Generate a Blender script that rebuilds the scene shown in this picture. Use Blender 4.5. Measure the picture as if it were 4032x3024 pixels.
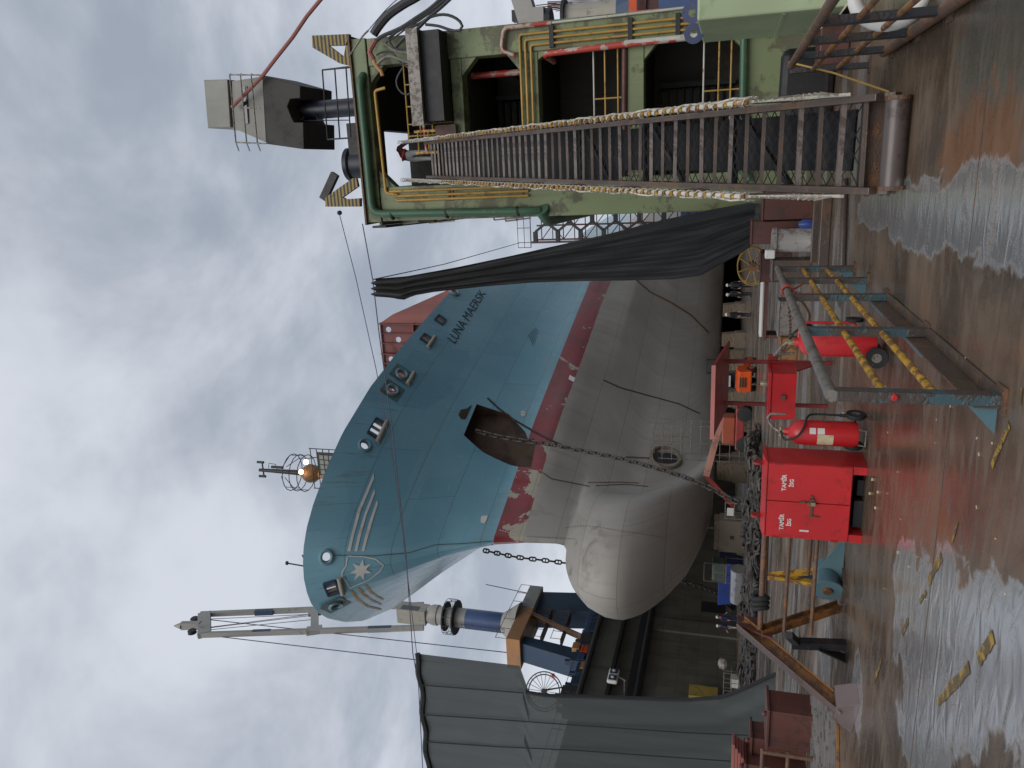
import bpy, bmesh, math, random
import numpy as np
from math import sin, cos, pi, radians, sqrt, atan2
from mathutils import Vector, Matrix
from mathutils.bvhtree import BVHTree
random.seed(7)
for o in list(bpy.data.objects): bpy.data.objects.remove(o)
S = bpy.context.scene
COL = S.collection
# ------------------------------------------------------------ camera (portrait photo stored on its side: world up is image left)
FPX = 3000.0; PITCH = radians(15.6); ROLL = radians(1.7); YAW = radians(16.3); EYE = 1.65
_f0 = Vector((-sin(YAW), cos(YAW), 0)); _r0 = Vector((cos(YAW), sin(YAW), 0)); _z = Vector((0, 0, 1))
FW = _f0 * cos(PITCH) + _z * sin(PITCH); _u0 = _z * cos(PITCH) - _f0 * sin(PITCH)
CR = _r0 * cos(ROLL) + _u0 * sin(ROLL); CU = _u0 * cos(ROLL) - _r0 * sin(ROLL)
CAM = Vector((0, 0, EYE))
cam_data = bpy.data.cameras.new('camera'); cam = bpy.data.objects.new('camera', cam_data); COL.objects.link(cam)
cam_data.sensor_fit = 'HORIZONTAL'; cam_data.sensor_width = 36.0; cam_data.lens = 36.0 * FPX / 4032.0
cam_data.clip_start = 0.1; cam_data.clip_end = 6000
cam.matrix_world = Matrix(((-CU.x, CR.x, -FW.x, CAM.x), (-CU.y, CR.y, -FW.y, CAM.y), (-CU.z, CR.z, -FW.z, CAM.z), (0, 0, 0, 1)))
S.camera = cam
def ray(x, y): return FW + CR * ((1512 - y) / FPX) + CU * ((2016 - x) / FPX)
def gz(x, y, z=0.0):
    d = ray(x, y); return CAM + d * ((z - EYE) / d.z)
def gx(x, y, X):
    d = ray(x, y); return CAM + d * (X / d.x)
def gy(x, y, Y):
    d = ray(x, y); return CAM + d * (Y / d.y)
# ------------------------------------------------------------ node helper
class NT:
    def __init__(s, tree): s.t = tree; s.t.nodes.clear()
    def n(s, typ, ins=None, **props):
        nd = s.t.nodes.new('ShaderNode' + typ)
        for k, v in props.items(): setattr(nd, k, v)
        for k, v in (ins or {}).items():
            sk = nd.inputs[k]
            if isinstance(v, bpy.types.NodeSocket): s.t.links.new(v, sk)
            elif isinstance(v, bpy.types.Node): s.t.links.new(v.outputs[0], sk)
            else: sk.default_value = v
        return nd
    def math(s, op, a, b=0.0, c=None, clamp=False):
        nd = s.t.nodes.new('ShaderNodeMath'); nd.operation = op; nd.use_clamp = clamp
        for i, v in enumerate((a, b) if c is None else (a, b, c)):
            if isinstance(v, bpy.types.Node): v = v.outputs[0]
            if isinstance(v, bpy.types.NodeSocket): s.t.links.new(v, nd.inputs[i])
            else: nd.inputs[i].default_value = v
        return nd.outputs[0]
    def ss(s, v, lo, hi):
        nd = s.n('MapRange', {'Value': v, 'From Min': lo, 'From Max': hi, 'To Min': 0.0, 'To Max': 1.0}); nd.interpolation_type = 'SMOOTHSTEP'; return nd.outputs[0]
    def mix(s, f, a, b, mode='MIX'):
        nd = s.t.nodes.new('ShaderNodeMix'); nd.data_type = 'RGBA'; nd.blend_type = mode; nd.clamp_factor = True
        for i, v in ((0, f), (6, a), (7, b)):
            if isinstance(v, bpy.types.Node): v = v.outputs[0]
            if isinstance(v, bpy.types.NodeSocket): s.t.links.new(v, nd.inputs[i])
            else: nd.inputs[i].default_value = v if i == 0 else (tuple(v) + (1,))[:4]
        return nd.outputs[2]
    def noise(s, vec, scale, detail=4, rough=.55, dist=0.0):
        return s.n('TexNoise', {'Vector': vec, 'Scale': scale, 'Detail': detail, 'Roughness': rough, 'Distortion': dist}).outputs[0]
    def map(s, vec, scale=(1, 1, 1), loc=(0, 0, 0), rot=(0, 0, 0), typ='POINT'):
        return s.n('Mapping', {'Vector': vec, 'Location': loc, 'Rotation': rot, 'Scale': scale}, vector_type=typ).outputs[0]
# ------------------------------------------------------------ world: overcast sky
W = bpy.data.worlds.new('World'); S.world = W; W.use_nodes = True
w = NT(W.node_tree)
SUN_EL = radians(42); SUN_AZ = radians(172)      # azimuth measured from +Y towards +X
sky = w.n('TexSky', sky_type='NISHITA', sun_disc=False, sun_elevation=SUN_EL, sun_rotation=SUN_AZ)
dr = w.n('TexCoord').outputs['Generated']
sp = w.n('SeparateXYZ', {0: dr})
den = w.math('ADD', w.math('MAXIMUM', sp.outputs[2], 0.0), 0.32)
cv = w.n('CombineXYZ', {0: w.math('DIVIDE', sp.outputs[0], den), 1: w.math('DIVIDE', sp.outputs[1], den), 2: 0.3})
n1 = w.noise(w.map(cv.outputs[0], loc=(.55, .2, 0)), 1.5, 6, .56, .5); n2 = w.noise(w.map(cv.outputs[0], loc=(3.1, 1.7, 0)), 4.2, 6, .55, .3)
cl = w.ss(w.math('ADD', w.math('MULTIPLY', n1, .8), w.math('MULTIPLY', n2, .36)), .47, .74)
low = w.ss(sp.outputs[2], .42, .02)
ccol = w.mix(cl, (3.65, 4.1, 4.85), (7.2, 7.55, 8.25))
ccol = w.mix(w.math('MULTIPLY', low, .45), ccol, (7.2, 7.5, 8.0))
bg = w.n('Background', {'Color': w.mix(.9, sky.outputs[0], ccol), 'Strength': 0.1})
w.n('OutputWorld', {'Surface': bg})
sun_d = bpy.data.lights.new('sun', 'SUN'); sun_d.energy = 1.5; sun_d.angle = radians(45); sun_d.color = (1, .97, .92)
sun = bpy.data.objects.new('sun', sun_d); COL.objects.link(sun); sun.location = (0, 0, 60)
_sd = Vector((sin(SUN_AZ) * cos(SUN_EL), cos(SUN_AZ) * cos(SUN_EL), sin(SUN_EL)))
sun.rotation_euler = _sd.to_track_quat('Z', 'Y').to_euler()
S.view_settings.view_transform = 'Standard'; S.view_settings.look = 'None'; S.view_settings.gamma = 1.0
S.view_settings.exposure = 0.0; S.view_settings.use_curve_mapping = False
S.cycles.max_bounces = 8
# ------------------------------------------------------------ mesh builder
class MB:
    def __init__(s): s.v = []; s.f = []
    def add(s, vs, fs):
        k = len(s.v); s.v += [Vector(p) for p in vs]; s.f += [tuple(i + k for i in f) for f in fs]; return s
    def bx(s, x0, x1, y0, y1, z0, z1):
        return s.add([(x0, y0, z0), (x1, y0, z0), (x1, y1, z0), (x0, y1, z0), (x0, y0, z1), (x1, y0, z1), (x1, y1, z1), (x0, y1, z1)],
                     [(3, 2, 1, 0), (4, 5, 6, 7), (0, 1, 5, 4), (1, 2, 6, 5), (2, 3, 7, 6), (3, 0, 4, 7)])
    def box(s, c, sz, rz=0.0):
        c = Vector(c); R = Matrix.Rotation(rz, 3, 'Z'); h = [q / 2 for q in sz]
        vs = [c + R @ Vector((a * h[0], b * h[1], e * h[2])) for e in (-1, 1) for a, b in ((-1, -1), (1, -1), (1, 1), (-1, 1))]
        return s.add(vs, [(3, 2, 1, 0), (4, 5, 6, 7), (0, 1, 5, 4), (1, 2, 6, 5), (2, 3, 7, 6), (3, 0, 4, 7)])
    def frame(s, p, q, up=(0, 0, 1)):
        p, q = Vector(p), Vector(q); d = (q - p).normalized(); u = Vector(up)
        if abs(d.dot(u)) > .98: u = Vector((0, 1, 0)) if abs(d.y) < .9 else Vector((1, 0, 0))
        a = d.cross(u).normalized(); return p, q, a, a.cross(d).normalized()
    def beam(s, p, q, w, h, up=(0, 0, 1)):
        p, q, a, b = s.frame(p, q, up); a = a * w / 2; b = b * h / 2
        vs = [e + a * i + b * j for e in (p, q) for i, j in ((-1, -1), (1, -1), (1, 1), (-1, 1))]
        return s.add(vs, [(0, 1, 2, 3), (7, 6, 5, 4), (0, 4, 5, 1), (1, 5, 6, 2), (2, 6, 7, 3), (3, 7, 4, 0)])
    def ibeam(s, p, q, w, h, t, up=(0, 0, 1)):
        P, Q, a, b = s.frame(p, q, up)
        s.beam(P + b * (h - t) / 2, Q + b * (h - t) / 2, w, t, up); s.beam(P - b * (h - t) / 2, Q - b * (h - t) / 2, w, t, up)
        return s.beam(P, Q, t, h - 2 * t, up)
    def tube(s, p, q, r, n=10, r2=None):
        p, q, a, b = s.frame(p, q); r2 = r if r2 is None else r2
        vs = [p + (a * cos(2 * pi * i / n) + b * sin(2 * pi * i / n)) * r for i in range(n)] + [q + (a * cos(2 * pi * i / n) + b * sin(2 * pi * i / n)) * r2 for i in range(n)]
        return s.add(vs, [(i, (i + 1) % n, n + (i + 1) % n, n + i) for i in range(n)] + [tuple(range(n - 1, -1, -1)), tuple(range(n, 2 * n))])
    def path(s, pts, r, n=8, closed=False):
        pts = [Vector(p) for p in pts]; m = len(pts); rings = []; ref = None
        for i, p in enumerate(pts):
            d = (pts[(i + 1) % m] - pts[i - 1]) if closed else (pts[min(i + 1, m - 1)] - pts[max(i - 1, 0)])
            d.normalize()
            if ref is None: ref = d.orthogonal().normalized()
            ref = (ref - d * ref.dot(d)).normalized(); b = d.cross(ref); rr = r[i] if isinstance(r, (list, tuple)) else r
            rings.append([p + (ref * cos(2 * pi * k / n) + b * sin(2 * pi * k / n)) * rr for k in range(n)])
        vs = [v for g in rings for v in g]; fs = []
        for i in range(m if closed else m - 1):
            j = (i + 1) % m
            fs += [(i * n + k, i * n + (k + 1) % n, j * n + (k + 1) % n, j * n + k) for k in range(n)]
        if not closed: fs += [tuple(range(n - 1, -1, -1)), tuple(range((m - 1) * n, m * n))]
        return s.add(vs, fs)
    def lathe(s, c, axis, prof, n=20):
        c = Vector(c); d = Vector(axis).normalized(); a = d.orthogonal().normalized(); b = d.cross(a); vs = []
        for r, h in prof: vs += [c + d * h + (a * cos(2 * pi * i / n) + b * sin(2 * pi * i / n)) * max(r, 1e-4) for i in range(n)]
        fs = [(j * n + i, j * n + (i + 1) % n, (j + 1) * n + (i + 1) % n, (j + 1) * n + i) for j in range(len(prof) - 1) for i in range(n)]
        return s.add(vs, fs + [tuple(range(n - 1, -1, -1)), tuple(range((len(prof) - 1) * n, len(prof) * n))])
    def prism(s, poly, vec):
        poly = [Vector(p) for p in poly]; v = Vector(vec); n = len(poly)
        return s.add(poly + [p + v for p in poly], [tuple(range(n - 1, -1, -1)), tuple(range(n, 2 * n))] + [(i, (i + 1) % n, n + (i + 1) % n, n + i) for i in range(n)])
    def grid(s, rows, closed_u=False):
        nr = len(rows); nc = len(rows[0]); vs = [p for r in rows for p in r]
        return s.add(vs, [(j * nc + i, j * nc + (i + 1) % nc, (j + 1) * nc + (i + 1) % nc, (j + 1) * nc + i) for j in range(nr - 1) for i in range(nc if closed_u else nc - 1)])
    def mesh(s, name, mat=None, off=None, smooth=False):
        me = bpy.data.meshes.new(name); off = off or Vector((0, 0, 0))
        me.from_pydata([tuple(v - off) for v in s.v], [], s.f)
        bm = bmesh.new(); bm.from_mesh(me); bmesh.ops.recalc_face_normals(bm, faces=bm.faces); bm.to_mesh(me); bm.free()
        if mat: me.materials.append(mat)
        if smooth:
            me.polygons.foreach_set('use_smooth', [True] * len(me.polygons))
            me.set_sharp_from_angle(angle=radians(38))
        return me
def setp(o, label=None, cat=None, group=None, kind=None):
    for k, v in (('label', label), ('category', cat), ('group', group), ('kind', kind)):
        if v: o[k] = v
    return o
def thing(name, label, cat, loc, group=None):
    o = bpy.data.objects.new(name, None); COL.objects.link(o); o.location = Vector(loc); o.empty_display_size = .2
    return setp(o, label, cat, group)
def root_off(p):
    o = Vector((0, 0, 0))
    while p is not None: o = o + p.location; p = p.parent
    return o
def part(name, mb, mat, parent=None, smooth=False, bevel=0.0, label=None, kind=None, off=None):
    off = root_off(parent) if off is None else off
    o = bpy.data.objects.new(name, mb.mesh(name, mat, off, smooth)); COL.objects.link(o)
    if parent is not None: o.parent = parent
    if bevel:
        m = o.modifiers.new('bevel', 'BEVEL'); m.width = bevel; m.segments = 2; m.limit_method = 'ANGLE'; m.angle_limit = radians(50); m.harden_normals = False
    return setp(o, label=label, kind=kind)
def solo(name, mb, mat, label, cat, group=None, smooth=False, bevel=0.0, base=None):
    if base is None:
        lo = [min(v[i] for v in mb.v) for i in range(3)]; hi = [max(v[i] for v in mb.v) for i in range(3)]
        base = Vector(((lo[0] + hi[0]) / 2, (lo[1] + hi[1]) / 2, lo[2]))
    o = part(name, mb, mat, None, smooth, bevel, off=Vector(base)); o.location = Vector(base)
    return setp(o, label, cat, group)
def struct(name, mb, mat, smooth=False, parent=None):
    o = part(name, mb, mat, parent, smooth)
    if parent is None: o['kind'] = 'structure'
    return o
def share(src, name, parent, loc=(0, 0, 0), rot=(0, 0, 0), scl=(1, 1, 1)):   # another piece with the same mesh
    o = bpy.data.objects.new(name, src.data if hasattr(src, 'data') else src); COL.objects.link(o); o.parent = parent
    o.location = loc; o.rotation_euler = rot; o.scale = scl; return o
def dup(root, loc, rz, label, group=None):
    r = root.copy(); COL.objects.link(r); r.location = loc; r.rotation_euler = (0, 0, rz); r['label'] = label
    if group: r['group'] = group
    for ch in list(root.children):
        c = ch.copy(); COL.objects.link(c); c.parent = r
        for g in list(ch.children):
            d = g.copy(); COL.objects.link(d); d.parent = c
    return r
# ------------------------------------------------------------ materials
MATS = {}
def M(name, col, rough=.55, metal=0.0, col2=None, amt=.35, scale=3.0, streak=0.0, streakcol=None, bump=.15, bscale=None, spec=.5, stretch=(1, 1, 1), rvar=.18, coat=0.0):
    """painted or bare surface: base colour, patches of a second colour (rust, dirt), vertical streaks, fine relief"""
    m = bpy.data.materials.new(name); m.use_nodes = True; t = NT(m.node_tree); MATS[name] = m
    oc = t.n('TexCoord').outputs['Object']
    if stretch != (1, 1, 1): oc = t.map(oc, stretch)
    a = t.noise(oc, scale, 6, .62, .3); b = t.noise(oc, scale * 7, 3, .6); c = t.noise(oc, scale * .3, 2)
    col2 = col2 or tuple(q * .55 for q in col)
    v = t.mix(t.ss(c, .3, .7), tuple(q * .86 for q in col), tuple(min(1, q * 1.12) for q in col))
    th = .68 - amt * .42
    msk = t.ss(t.math('ADD', a, t.math('MULTIPLY', t.math('SUBTRACT', b, .5), .3)), th, th + .1)
    v = t.mix(t.math('MULTIPLY', msk, .85), v, col2)
    if streak:
        sn = t.noise(t.map(oc, (scale * 4, scale * 4, scale * .22)), 1.0, 4, .6)
        v = t.mix(t.math('MULTIPLY', t.ss(sn, .52, .72), streak), v, streakcol or tuple(q * .4 for q in col))
    r = t.math('ADD', rough, t.math('MULTIPLY', t.math('SUBTRACT', a, .5), rvar * 2), clamp=True)
    ins = {'Base Color': v, 'Roughness': r, 'Metallic': metal, 'Specular IOR Level': spec, 'Coat Weight': coat}
    if bump:
        ins['Normal'] = t.n('Bump', {'Strength': bump, 'Distance': .02, 'Height': t.math('ADD', t.math('MULTIPLY', b, .5), t.math('MULTIPLY', msk, .5))}).outputs[0]
    t.n('OutputMaterial', {'Surface': t.n('BsdfPrincipled', ins)})
    return m
def emit(name, col, st):
    m = bpy.data.materials.new(name); m.use_nodes = True; t = NT(m.node_tree); t.n('OutputMaterial', {'Surface': t.n('Emission', {'Color': col + (1,), 'Strength': st})}); return m
RUST = (.10, .045, .022); DIRT = (.05, .04, .032)
green = M('green_paint', (.185, .222, .105), .5, col2=(.085, .08, .045), amt=.46, scale=1.2, streak=.5, streakcol=(.14, .12, .07))
green_lt = M('green_panel_paint', (.40, .48, .29), .42, col2=(.30, .37, .21), amt=.2, scale=1.6, streak=.3, streakcol=(.24, .29, .16))
green_dk = M('dark_green_pipe_paint', (.045, .11, .06), .42, col2=(.10, .14, .08), amt=.3, scale=2)
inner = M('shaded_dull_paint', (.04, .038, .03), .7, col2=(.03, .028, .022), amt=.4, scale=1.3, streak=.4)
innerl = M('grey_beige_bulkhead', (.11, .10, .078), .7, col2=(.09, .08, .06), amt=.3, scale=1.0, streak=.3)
black = M('black_steel', (.018, .018, .02), .55, col2=(.04, .03, .025), amt=.3, scale=4)
rubber = M('black_rubber', (.014, .014, .014), .75, amt=.3, col2=(.035, .033, .03), scale=6)
yellow = M('yellow_pipe_paint', (.42, .25, .05), .45, col2=(.2, .10, .04), amt=.25, scale=6)
yrust = M('yellow_paint_over_rust', (.52, .28, .02), .45, col2=(.13, .055, .025), amt=.55, scale=9, bump=.4)
redpipe = M('red_white_pipe_paint', (.42, .05, .035), .45, col2=(.45, .42, .36), amt=.45, scale=2.2)
whitepipe = M('worn_white_paint', (.5, .48, .42), .5, col2=(.3, .12, .08), amt=.25, scale=4)
red = M('glossy_red_paint', (.50, .018, .022), .34, col2=(.36, .016, .016), amt=.36, scale=3.0, streak=.22, streakcol=(.30, .02, .018), bump=.05, rvar=.1)
reddk = M('dull_red_paint', (.27, .022, .02), .45, col2=(.14, .03, .02), amt=.35, scale=4, streak=.25)
orange = M('orange_paint', (.62, .085, .012), .35, col2=(.35, .06, .02), amt=.25, scale=4)
rusty = M('rusty_steel', (.105, .062, .043), .55, col2=(.19, .085, .035), amt=.45, scale=5, bump=.5)
rustyw = M('wet_brown_steel', (.088, .064, .052), .3, col2=(.14, .08, .045), amt=.4, scale=3, bump=.25)
rustor = M('orange_rust_steel', (.26, .11, .028), .5, col2=(.09, .05, .03), amt=.5, scale=5, bump=.4)
brownred = M('brown_red_primer', (.105, .035, .026), .5, col2=(.06, .028, .02), amt=.4, scale=3, streak=.4)
pinkprim = M('pink_red_primer', (.30, .10, .08), .55, col2=(.22, .06, .05), amt=.25, scale=.6, streak=.2)
breakred = M('dark_red_primer', (.16, .04, .035), .6, col2=(.08, .025, .02), amt=.3, scale=.8)
galv = M('galvanised_pipe', (.21, .19, .17), .42, .3, col2=(.11, .08, .06), amt=.4, scale=8, bump=.4)
tealpost = M('teal_paint_over_rust', (.055, .10, .115), .4, col2=(.075, .048, .036), amt=.62, scale=4, bump=.5)
teal = M('teal_paint', (.10, .19, .22), .4, col2=(.09, .09, .08), amt=.3, scale=3)
beige = M('weathered_beige_paint', (.36, .33, .27), .5, col2=(.2, .17, .13), amt=.2, scale=1, streak=.3)
cabgrey = M('grey_cabin_paint', (.24, .235, .205), .5, col2=(.14, .135, .115), amt=.2, scale=1, streak=.3)
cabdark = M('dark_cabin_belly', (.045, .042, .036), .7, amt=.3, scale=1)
craneblue = M('crane_blue_paint', (.045, .085, .20), .4, col2=(.05, .06, .09), amt=.2, scale=.5, streak=.2)
cranenavy = M('crane_navy_paint', (.03, .055, .10), .45, col2=(.04, .04, .05), amt=.3, scale=.5)
cranegrey = M('crane_grey_paint', (.34, .32, .29), .5, col2=(.22, .2, .17), amt=.25, scale=.4, streak=.2)
craneor = M('crane_orange_paint', (.45, .22, .09), .5, col2=(.30, .18, .10), amt=.3, scale=.6)
bluebox = M('blue_tarpaulin_paint', (.02, .045, .22), .4, amt=.3, scale=2)
blueeye = M('blue_lug_paint', (.05, .065, .14), .45, amt=.3, col2=(.03, .035, .07), scale=5)
chainm = M('anchor_chain_steel', (.048, .044, .04), .5, .1, col2=(.12, .07, .045), amt=.35, scale=5, bump=.3)
cable = M('black_cable_sheath', (.035, .035, .037), .5, amt=.3, col2=(.07, .065, .06), scale=5, bump=.1)
wire = M('steel_wire', (.10, .09, .12), .5, .2, amt=.2, bump=0)
rope = M('white_rope', (.50, .47, .40), .8, col2=(.30, .26, .2), amt=.4, scale=20, bump=.4)
whitep = M('white_paint_flat', (.62, .61, .58), .5, col2=(.5, .48, .44), amt=.2, scale=2, bump=.03)
stripew = M('white_hull_lettering', (.64, .63, .60), .5, col2=(.52, .5, .44), amt=.25, scale=.7, bump=.0)
stripey = M('rust_stained_hull_stripe', (.46, .36, .20), .5, col2=(.44, .26, .09), amt=.5, scale=.5, bump=.0)
navyletter = M('dark_hull_lettering', (.012, .016, .028), .45, bump=0)
wood = M('weathered_timber', (.19, .14, .09), .7, col2=(.08, .06, .045), amt=.45, scale=4, stretch=(1, 1, 4))
blockm = M('grey_brown_block_paint', (.16, .125, .09), .6, col2=(.1, .075, .05), amt=.3, scale=1.5)
concrete = M('pale_grey_paint', (.30, .28, .26), .5, col2=(.14, .11, .09), amt=.5, scale=2.5, streak=.3)
glass = M('dark_window_glass', (.02, .025, .03), .08, spec=.8, bump=0, amt=.1)
skin = M('skin', (.42, .24, .17), .5, bump=0, amt=.1)
olive = M('dull_green_machine_paint', (.12, .16, .10), .5, amt=.3, scale=3)
labelm = M('cream_label_print', (.55, .48, .30), .5, col2=(.3, .25, .15), amt=.35, scale=18, bump=0)
brass = M('brass_fitting', (.38, .32, .2), .35, .6, bump=.05)
# ============================================================ SETTING: water, deck
def water_mat():
    m = bpy.data.materials.new('harbour_water'); m.use_nodes = True; t = NT(m.node_tree); oc = t.n('TexCoord').outputs['Object']
    b = t.n('Bump', {'Strength': .35, 'Distance': .2, 'Height': t.noise(t.map(oc, (.5, .9, 1)), 1.0, 5)})
    t.n('OutputMaterial', {'Surface': t.n('BsdfPrincipled', {'Base Color': (.02, .035, .04, 1), 'Roughness': .08, 'Normal': b.outputs[0]})}); return m
struct('water', MB().add([(-3000, -3000, -5), (3000, -3000, -5), (3000, 3000, -5), (-3000, 3000, -5)], [(0, 1, 2, 3)]), water_mat())
PUD = [(-.42, 5.6, .36, 1.7, 0), (-.58, 7.8, .32, 1.7, .05), (-.68, 10.0, .22, 1.4, .04), (-3.75, 7.0, .5, .35, -1.0), (-3.75, 5.8, 1.5, .75, -1.05), (-4.6, 5.9, .9, .6, -1.0), (-3.0, 4.6, .8, .5, -1.0), (-.38, 4.2, .34, 1.2, 0),
       (-8.2, 11.0, 1.6, .5, .3), (-3.9, 11.6, .5, .35, 0), (-6.3, 8.6, .5, .35, .3), (-2.6, 12.6, .4, .5, 0)]
def deck_mat():
    m = bpy.data.materials.new('wet_rusty_deck_plate'); m.use_nodes = True; t = NT(m.node_tree); oc = t.n('TexCoord').outputs['Object']
    st = t.noise(t.map(oc, (1.3, 5.5, 1)), 1.0, 6, .66, 1.1); st2 = t.noise(t.map(oc, (2.2, 13, 1), rot=(0, 0, .03)), 1.0, 6, .68, 1.0)
    big = t.noise(oc, .55, 5, .6, .5); mid = t.noise(oc, 2.3, 6, .62, .4); fin = t.noise(oc, 38, 4, .65)
    v = t.mix(t.ss(big, .34, .66), (.058, .040, .027), (.15, .103, .068))
    v = t.mix(t.math('MULTIPLY', t.ss(st, .44, .72), .36), v, (.20, .15, .11))
    v = t.mix(t.math('MULTIPLY', t.ss(st2, .5, .74), .34), v, (.045, .036, .03))
    v = t.mix(t.math('MULTIPLY', t.ss(t.math('ADD', t.math('MULTIPLY', mid, .7), t.math('MULTIPLY', big, .35)), .57, .68), .55), v, (.19, .098, .046))
    def blob(cx, cy, a, b, rot, k=.5, lo=.85, hi=1.15, nz=mid):
        q = t.map(oc, (a, b, 1), (cx, cy, 0), (0, 0, rot), 'TEXTURE')
        ln = t.n('VectorMath', {0: t.n('VectorMath', {0: q, 1: (1, 1, 0)}, operation='MULTIPLY').outputs[0]}, operation='LENGTH').outputs['Value']
        return t.ss(t.math('ADD', ln, t.math('MULTIPLY', t.math('SUBTRACT', nz, .5), k * 2)), hi, lo)
    # old paint and primer on the plating
    c = gz(3640, 1960); wetz = blob(c.x, c.y, 1.1, 1.9, .5, .5, .6, 1.3, mid)
    c = gz(3900, 230); v = t.mix(t.math('MULTIPLY', blob(c.x, c.y, .5, .8, 0, .9), .5), v, (.085, .095, .085))
    c = gz(3850, 640); v = t.mix(t.math('MULTIPLY', blob(c.x, c.y, .5, .9, 0, 1.0), .6), v, (.20, .082, .03))
    c = gz(3720, 2160); v = t.mix(t.math('MULTIPLY', blob(c.x, c.y, .45, .2, .9, .9), .6), v, (.17, .085, .035))
    pud = None
    for p in PUD:
        b_ = blob(*p, k=.7, lo=.85, hi=1.05); pud = b_ if pud is None else t.math('MAXIMUM', pud, b_)
    # far deck: long wet streaks
    sx = t.n('SeparateXYZ', {0: oc}); far = t.ss(sx.outputs[1], 9, 17)
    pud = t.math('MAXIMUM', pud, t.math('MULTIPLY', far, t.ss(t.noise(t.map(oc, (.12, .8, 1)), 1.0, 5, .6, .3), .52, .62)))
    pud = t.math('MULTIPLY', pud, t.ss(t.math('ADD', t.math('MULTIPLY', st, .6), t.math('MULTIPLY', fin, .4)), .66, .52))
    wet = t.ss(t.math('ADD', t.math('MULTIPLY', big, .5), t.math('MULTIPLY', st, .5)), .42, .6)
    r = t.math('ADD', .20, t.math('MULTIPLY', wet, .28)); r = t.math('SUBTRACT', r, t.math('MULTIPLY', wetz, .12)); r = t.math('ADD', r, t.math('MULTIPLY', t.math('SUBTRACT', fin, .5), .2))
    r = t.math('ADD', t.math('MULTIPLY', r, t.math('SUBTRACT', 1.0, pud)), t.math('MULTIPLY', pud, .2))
    v = t.mix(pud, v, (.60, .59, .58))  # pale metallic base boosts the sky reflection in the puddles
    h = t.math('ADD', t.math('MULTIPLY', st, .6), t.math('MULTIPLY', fin, .5))
    bmp = t.n('Bump', {'Strength': t.math('MULTIPLY', t.math('SUBTRACT', 1.0, t.math('MULTIPLY', pud, .9)), .3), 'Distance': .010, 'Height': h})
    rip = t.noise(t.map(oc, (2.2, 5.5, 1)), 1.0, 2, .5, .8)
    bm2 = t.n('Bump', {'Strength': t.math('MULTIPLY', pud, .5), 'Distance': .02, 'Height': rip, 'Normal': bmp.outputs[0]})
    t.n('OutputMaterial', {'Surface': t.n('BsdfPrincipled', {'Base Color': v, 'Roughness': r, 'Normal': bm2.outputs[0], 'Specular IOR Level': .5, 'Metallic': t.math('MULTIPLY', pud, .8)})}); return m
DECK = deck_mat()
deck = struct('dock_deck', MB().bx(-47, 4.2, -8, 190, -4.5, 0), DECK)
seam = MB()
for Y in (6.15, 9.9, 13.0, 18, 27): seam.bx(-30, 3.5, Y - .006, Y + .006, -.002, .003)
part('weld_seam', seam, rustyw, deck)
# ============================================================ SHIP
XC = -23.0
ZST = [2.25, 2.4, 2.8, 3.6, 4.7, 5.7, 6.8, 7.8, 8.9, 9.8, 10.3, 10.6, 10.75, 10.9, 11.2, 11.9, 13.8, 15.7, 18.5, 21.5, 23.6, 25.6]
YST = [49.5, 48, 45.2, 42.0, 39.7, 38.1, 37.1, 37.0, 37.5, 38.5, 39.5, 40.4, 41.3, 42.2, 42.7, 42.8, 42.7, 42.2, 40.5, 38.1, 36.8, 35.7]
def ystem(z): return float(np.interp(z, ZST, YST))
TAB = {2.25: ([0, 10, 20, 35, 50, 70, 100], [0, .3, 1.2, 3.2, 6.0, 10.5, 13.2]), 4: ([0, 10, 20, 35, 50, 70, 90, 110], [0, .8, 2.2, 5.4, 9.0, 12.8, 14.7, 15.2]),
       8: ([0, 10, 20, 35, 50, 70, 90], [0, 1.1, 2.9, 7.0, 11.0, 14.2, 15.2]), 11.3: ([0, .3, 6, 13.7, 22, 33, 48, 65, 85], [0, .15, 1.5, 3.3, 5.3, 8.6, 12.0, 14.5, 15.2]), 13.8: ([0, .3, 6, 13.7, 22, 33, 48, 65, 85], [0, .25, 2.5, 4.7, 6.6, 9.5, 12.5, 14.6, 15.2]),
       15.7: ([0, .3, 6.5, 12.3, 19.3, 28, 38.6, 50, 65, 80], [0, .3, 2.5, 4.45, 6.4, 8.75, 11.5, 13.6, 14.8, 15.2]),
       25.6: ([0, .12, .4, 1, 2, 4, 6.5, 11, 17, 24, 31, 40, 52], [0, 1.0, 1.9, 2.9, 3.95, 5.5, 7.0, 8.8, 10.4, 11.9, 13.3, 14.5, 15.2])}
TK = sorted(TAB)
def _tab(k, s): return float(np.interp(s, *TAB[k]))
def main_b(Y, z):
    y0 = ystem(z) if z > 11.5 else 42.8 + max(0, (8 - z)) * .6
    s = Y - y0
    if s <= 0: return 0.0
    z = min(max(z, TK[0]), TK[-1])
    for a, b in zip(TK, TK[1:]):
        if a <= z <= b:
            f = (z - a) / (b - a)
            if a == 15.7: f = f ** 1.55
            if a == 2.25: f = f ** .5
            return _tab(a, s) * (1 - f) + _tab(b, s) * f
def bulb_b(Y, z):
    if z > 11.3: return 0.0
    y0 = ystem(z)
    if Y <= y0: return 0.0
    wv = 3.3 * sqrt(max(0.0, 1 - ((z - 6.6) / 4.5) ** 2)) if z > 6.6 else 3.3 * sqrt(max(0.0, 1 - ((6.6 - z) / 4.75) ** 2))
    s = Y - y0; t = min(1.0, s / 5.5); g = sqrt(1 - (1 - t) ** 2)
    if s > 5.5: g *= 1 - .88 * sstep(5.0, 15.0, s)
    return wv * g
def hb(Y, z):
    a, b = main_b(Y, z), bulb_b(Y, z); return (a ** 5 + b ** 5) ** (1 / 5) if a + b > 0 else 0.0
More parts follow.
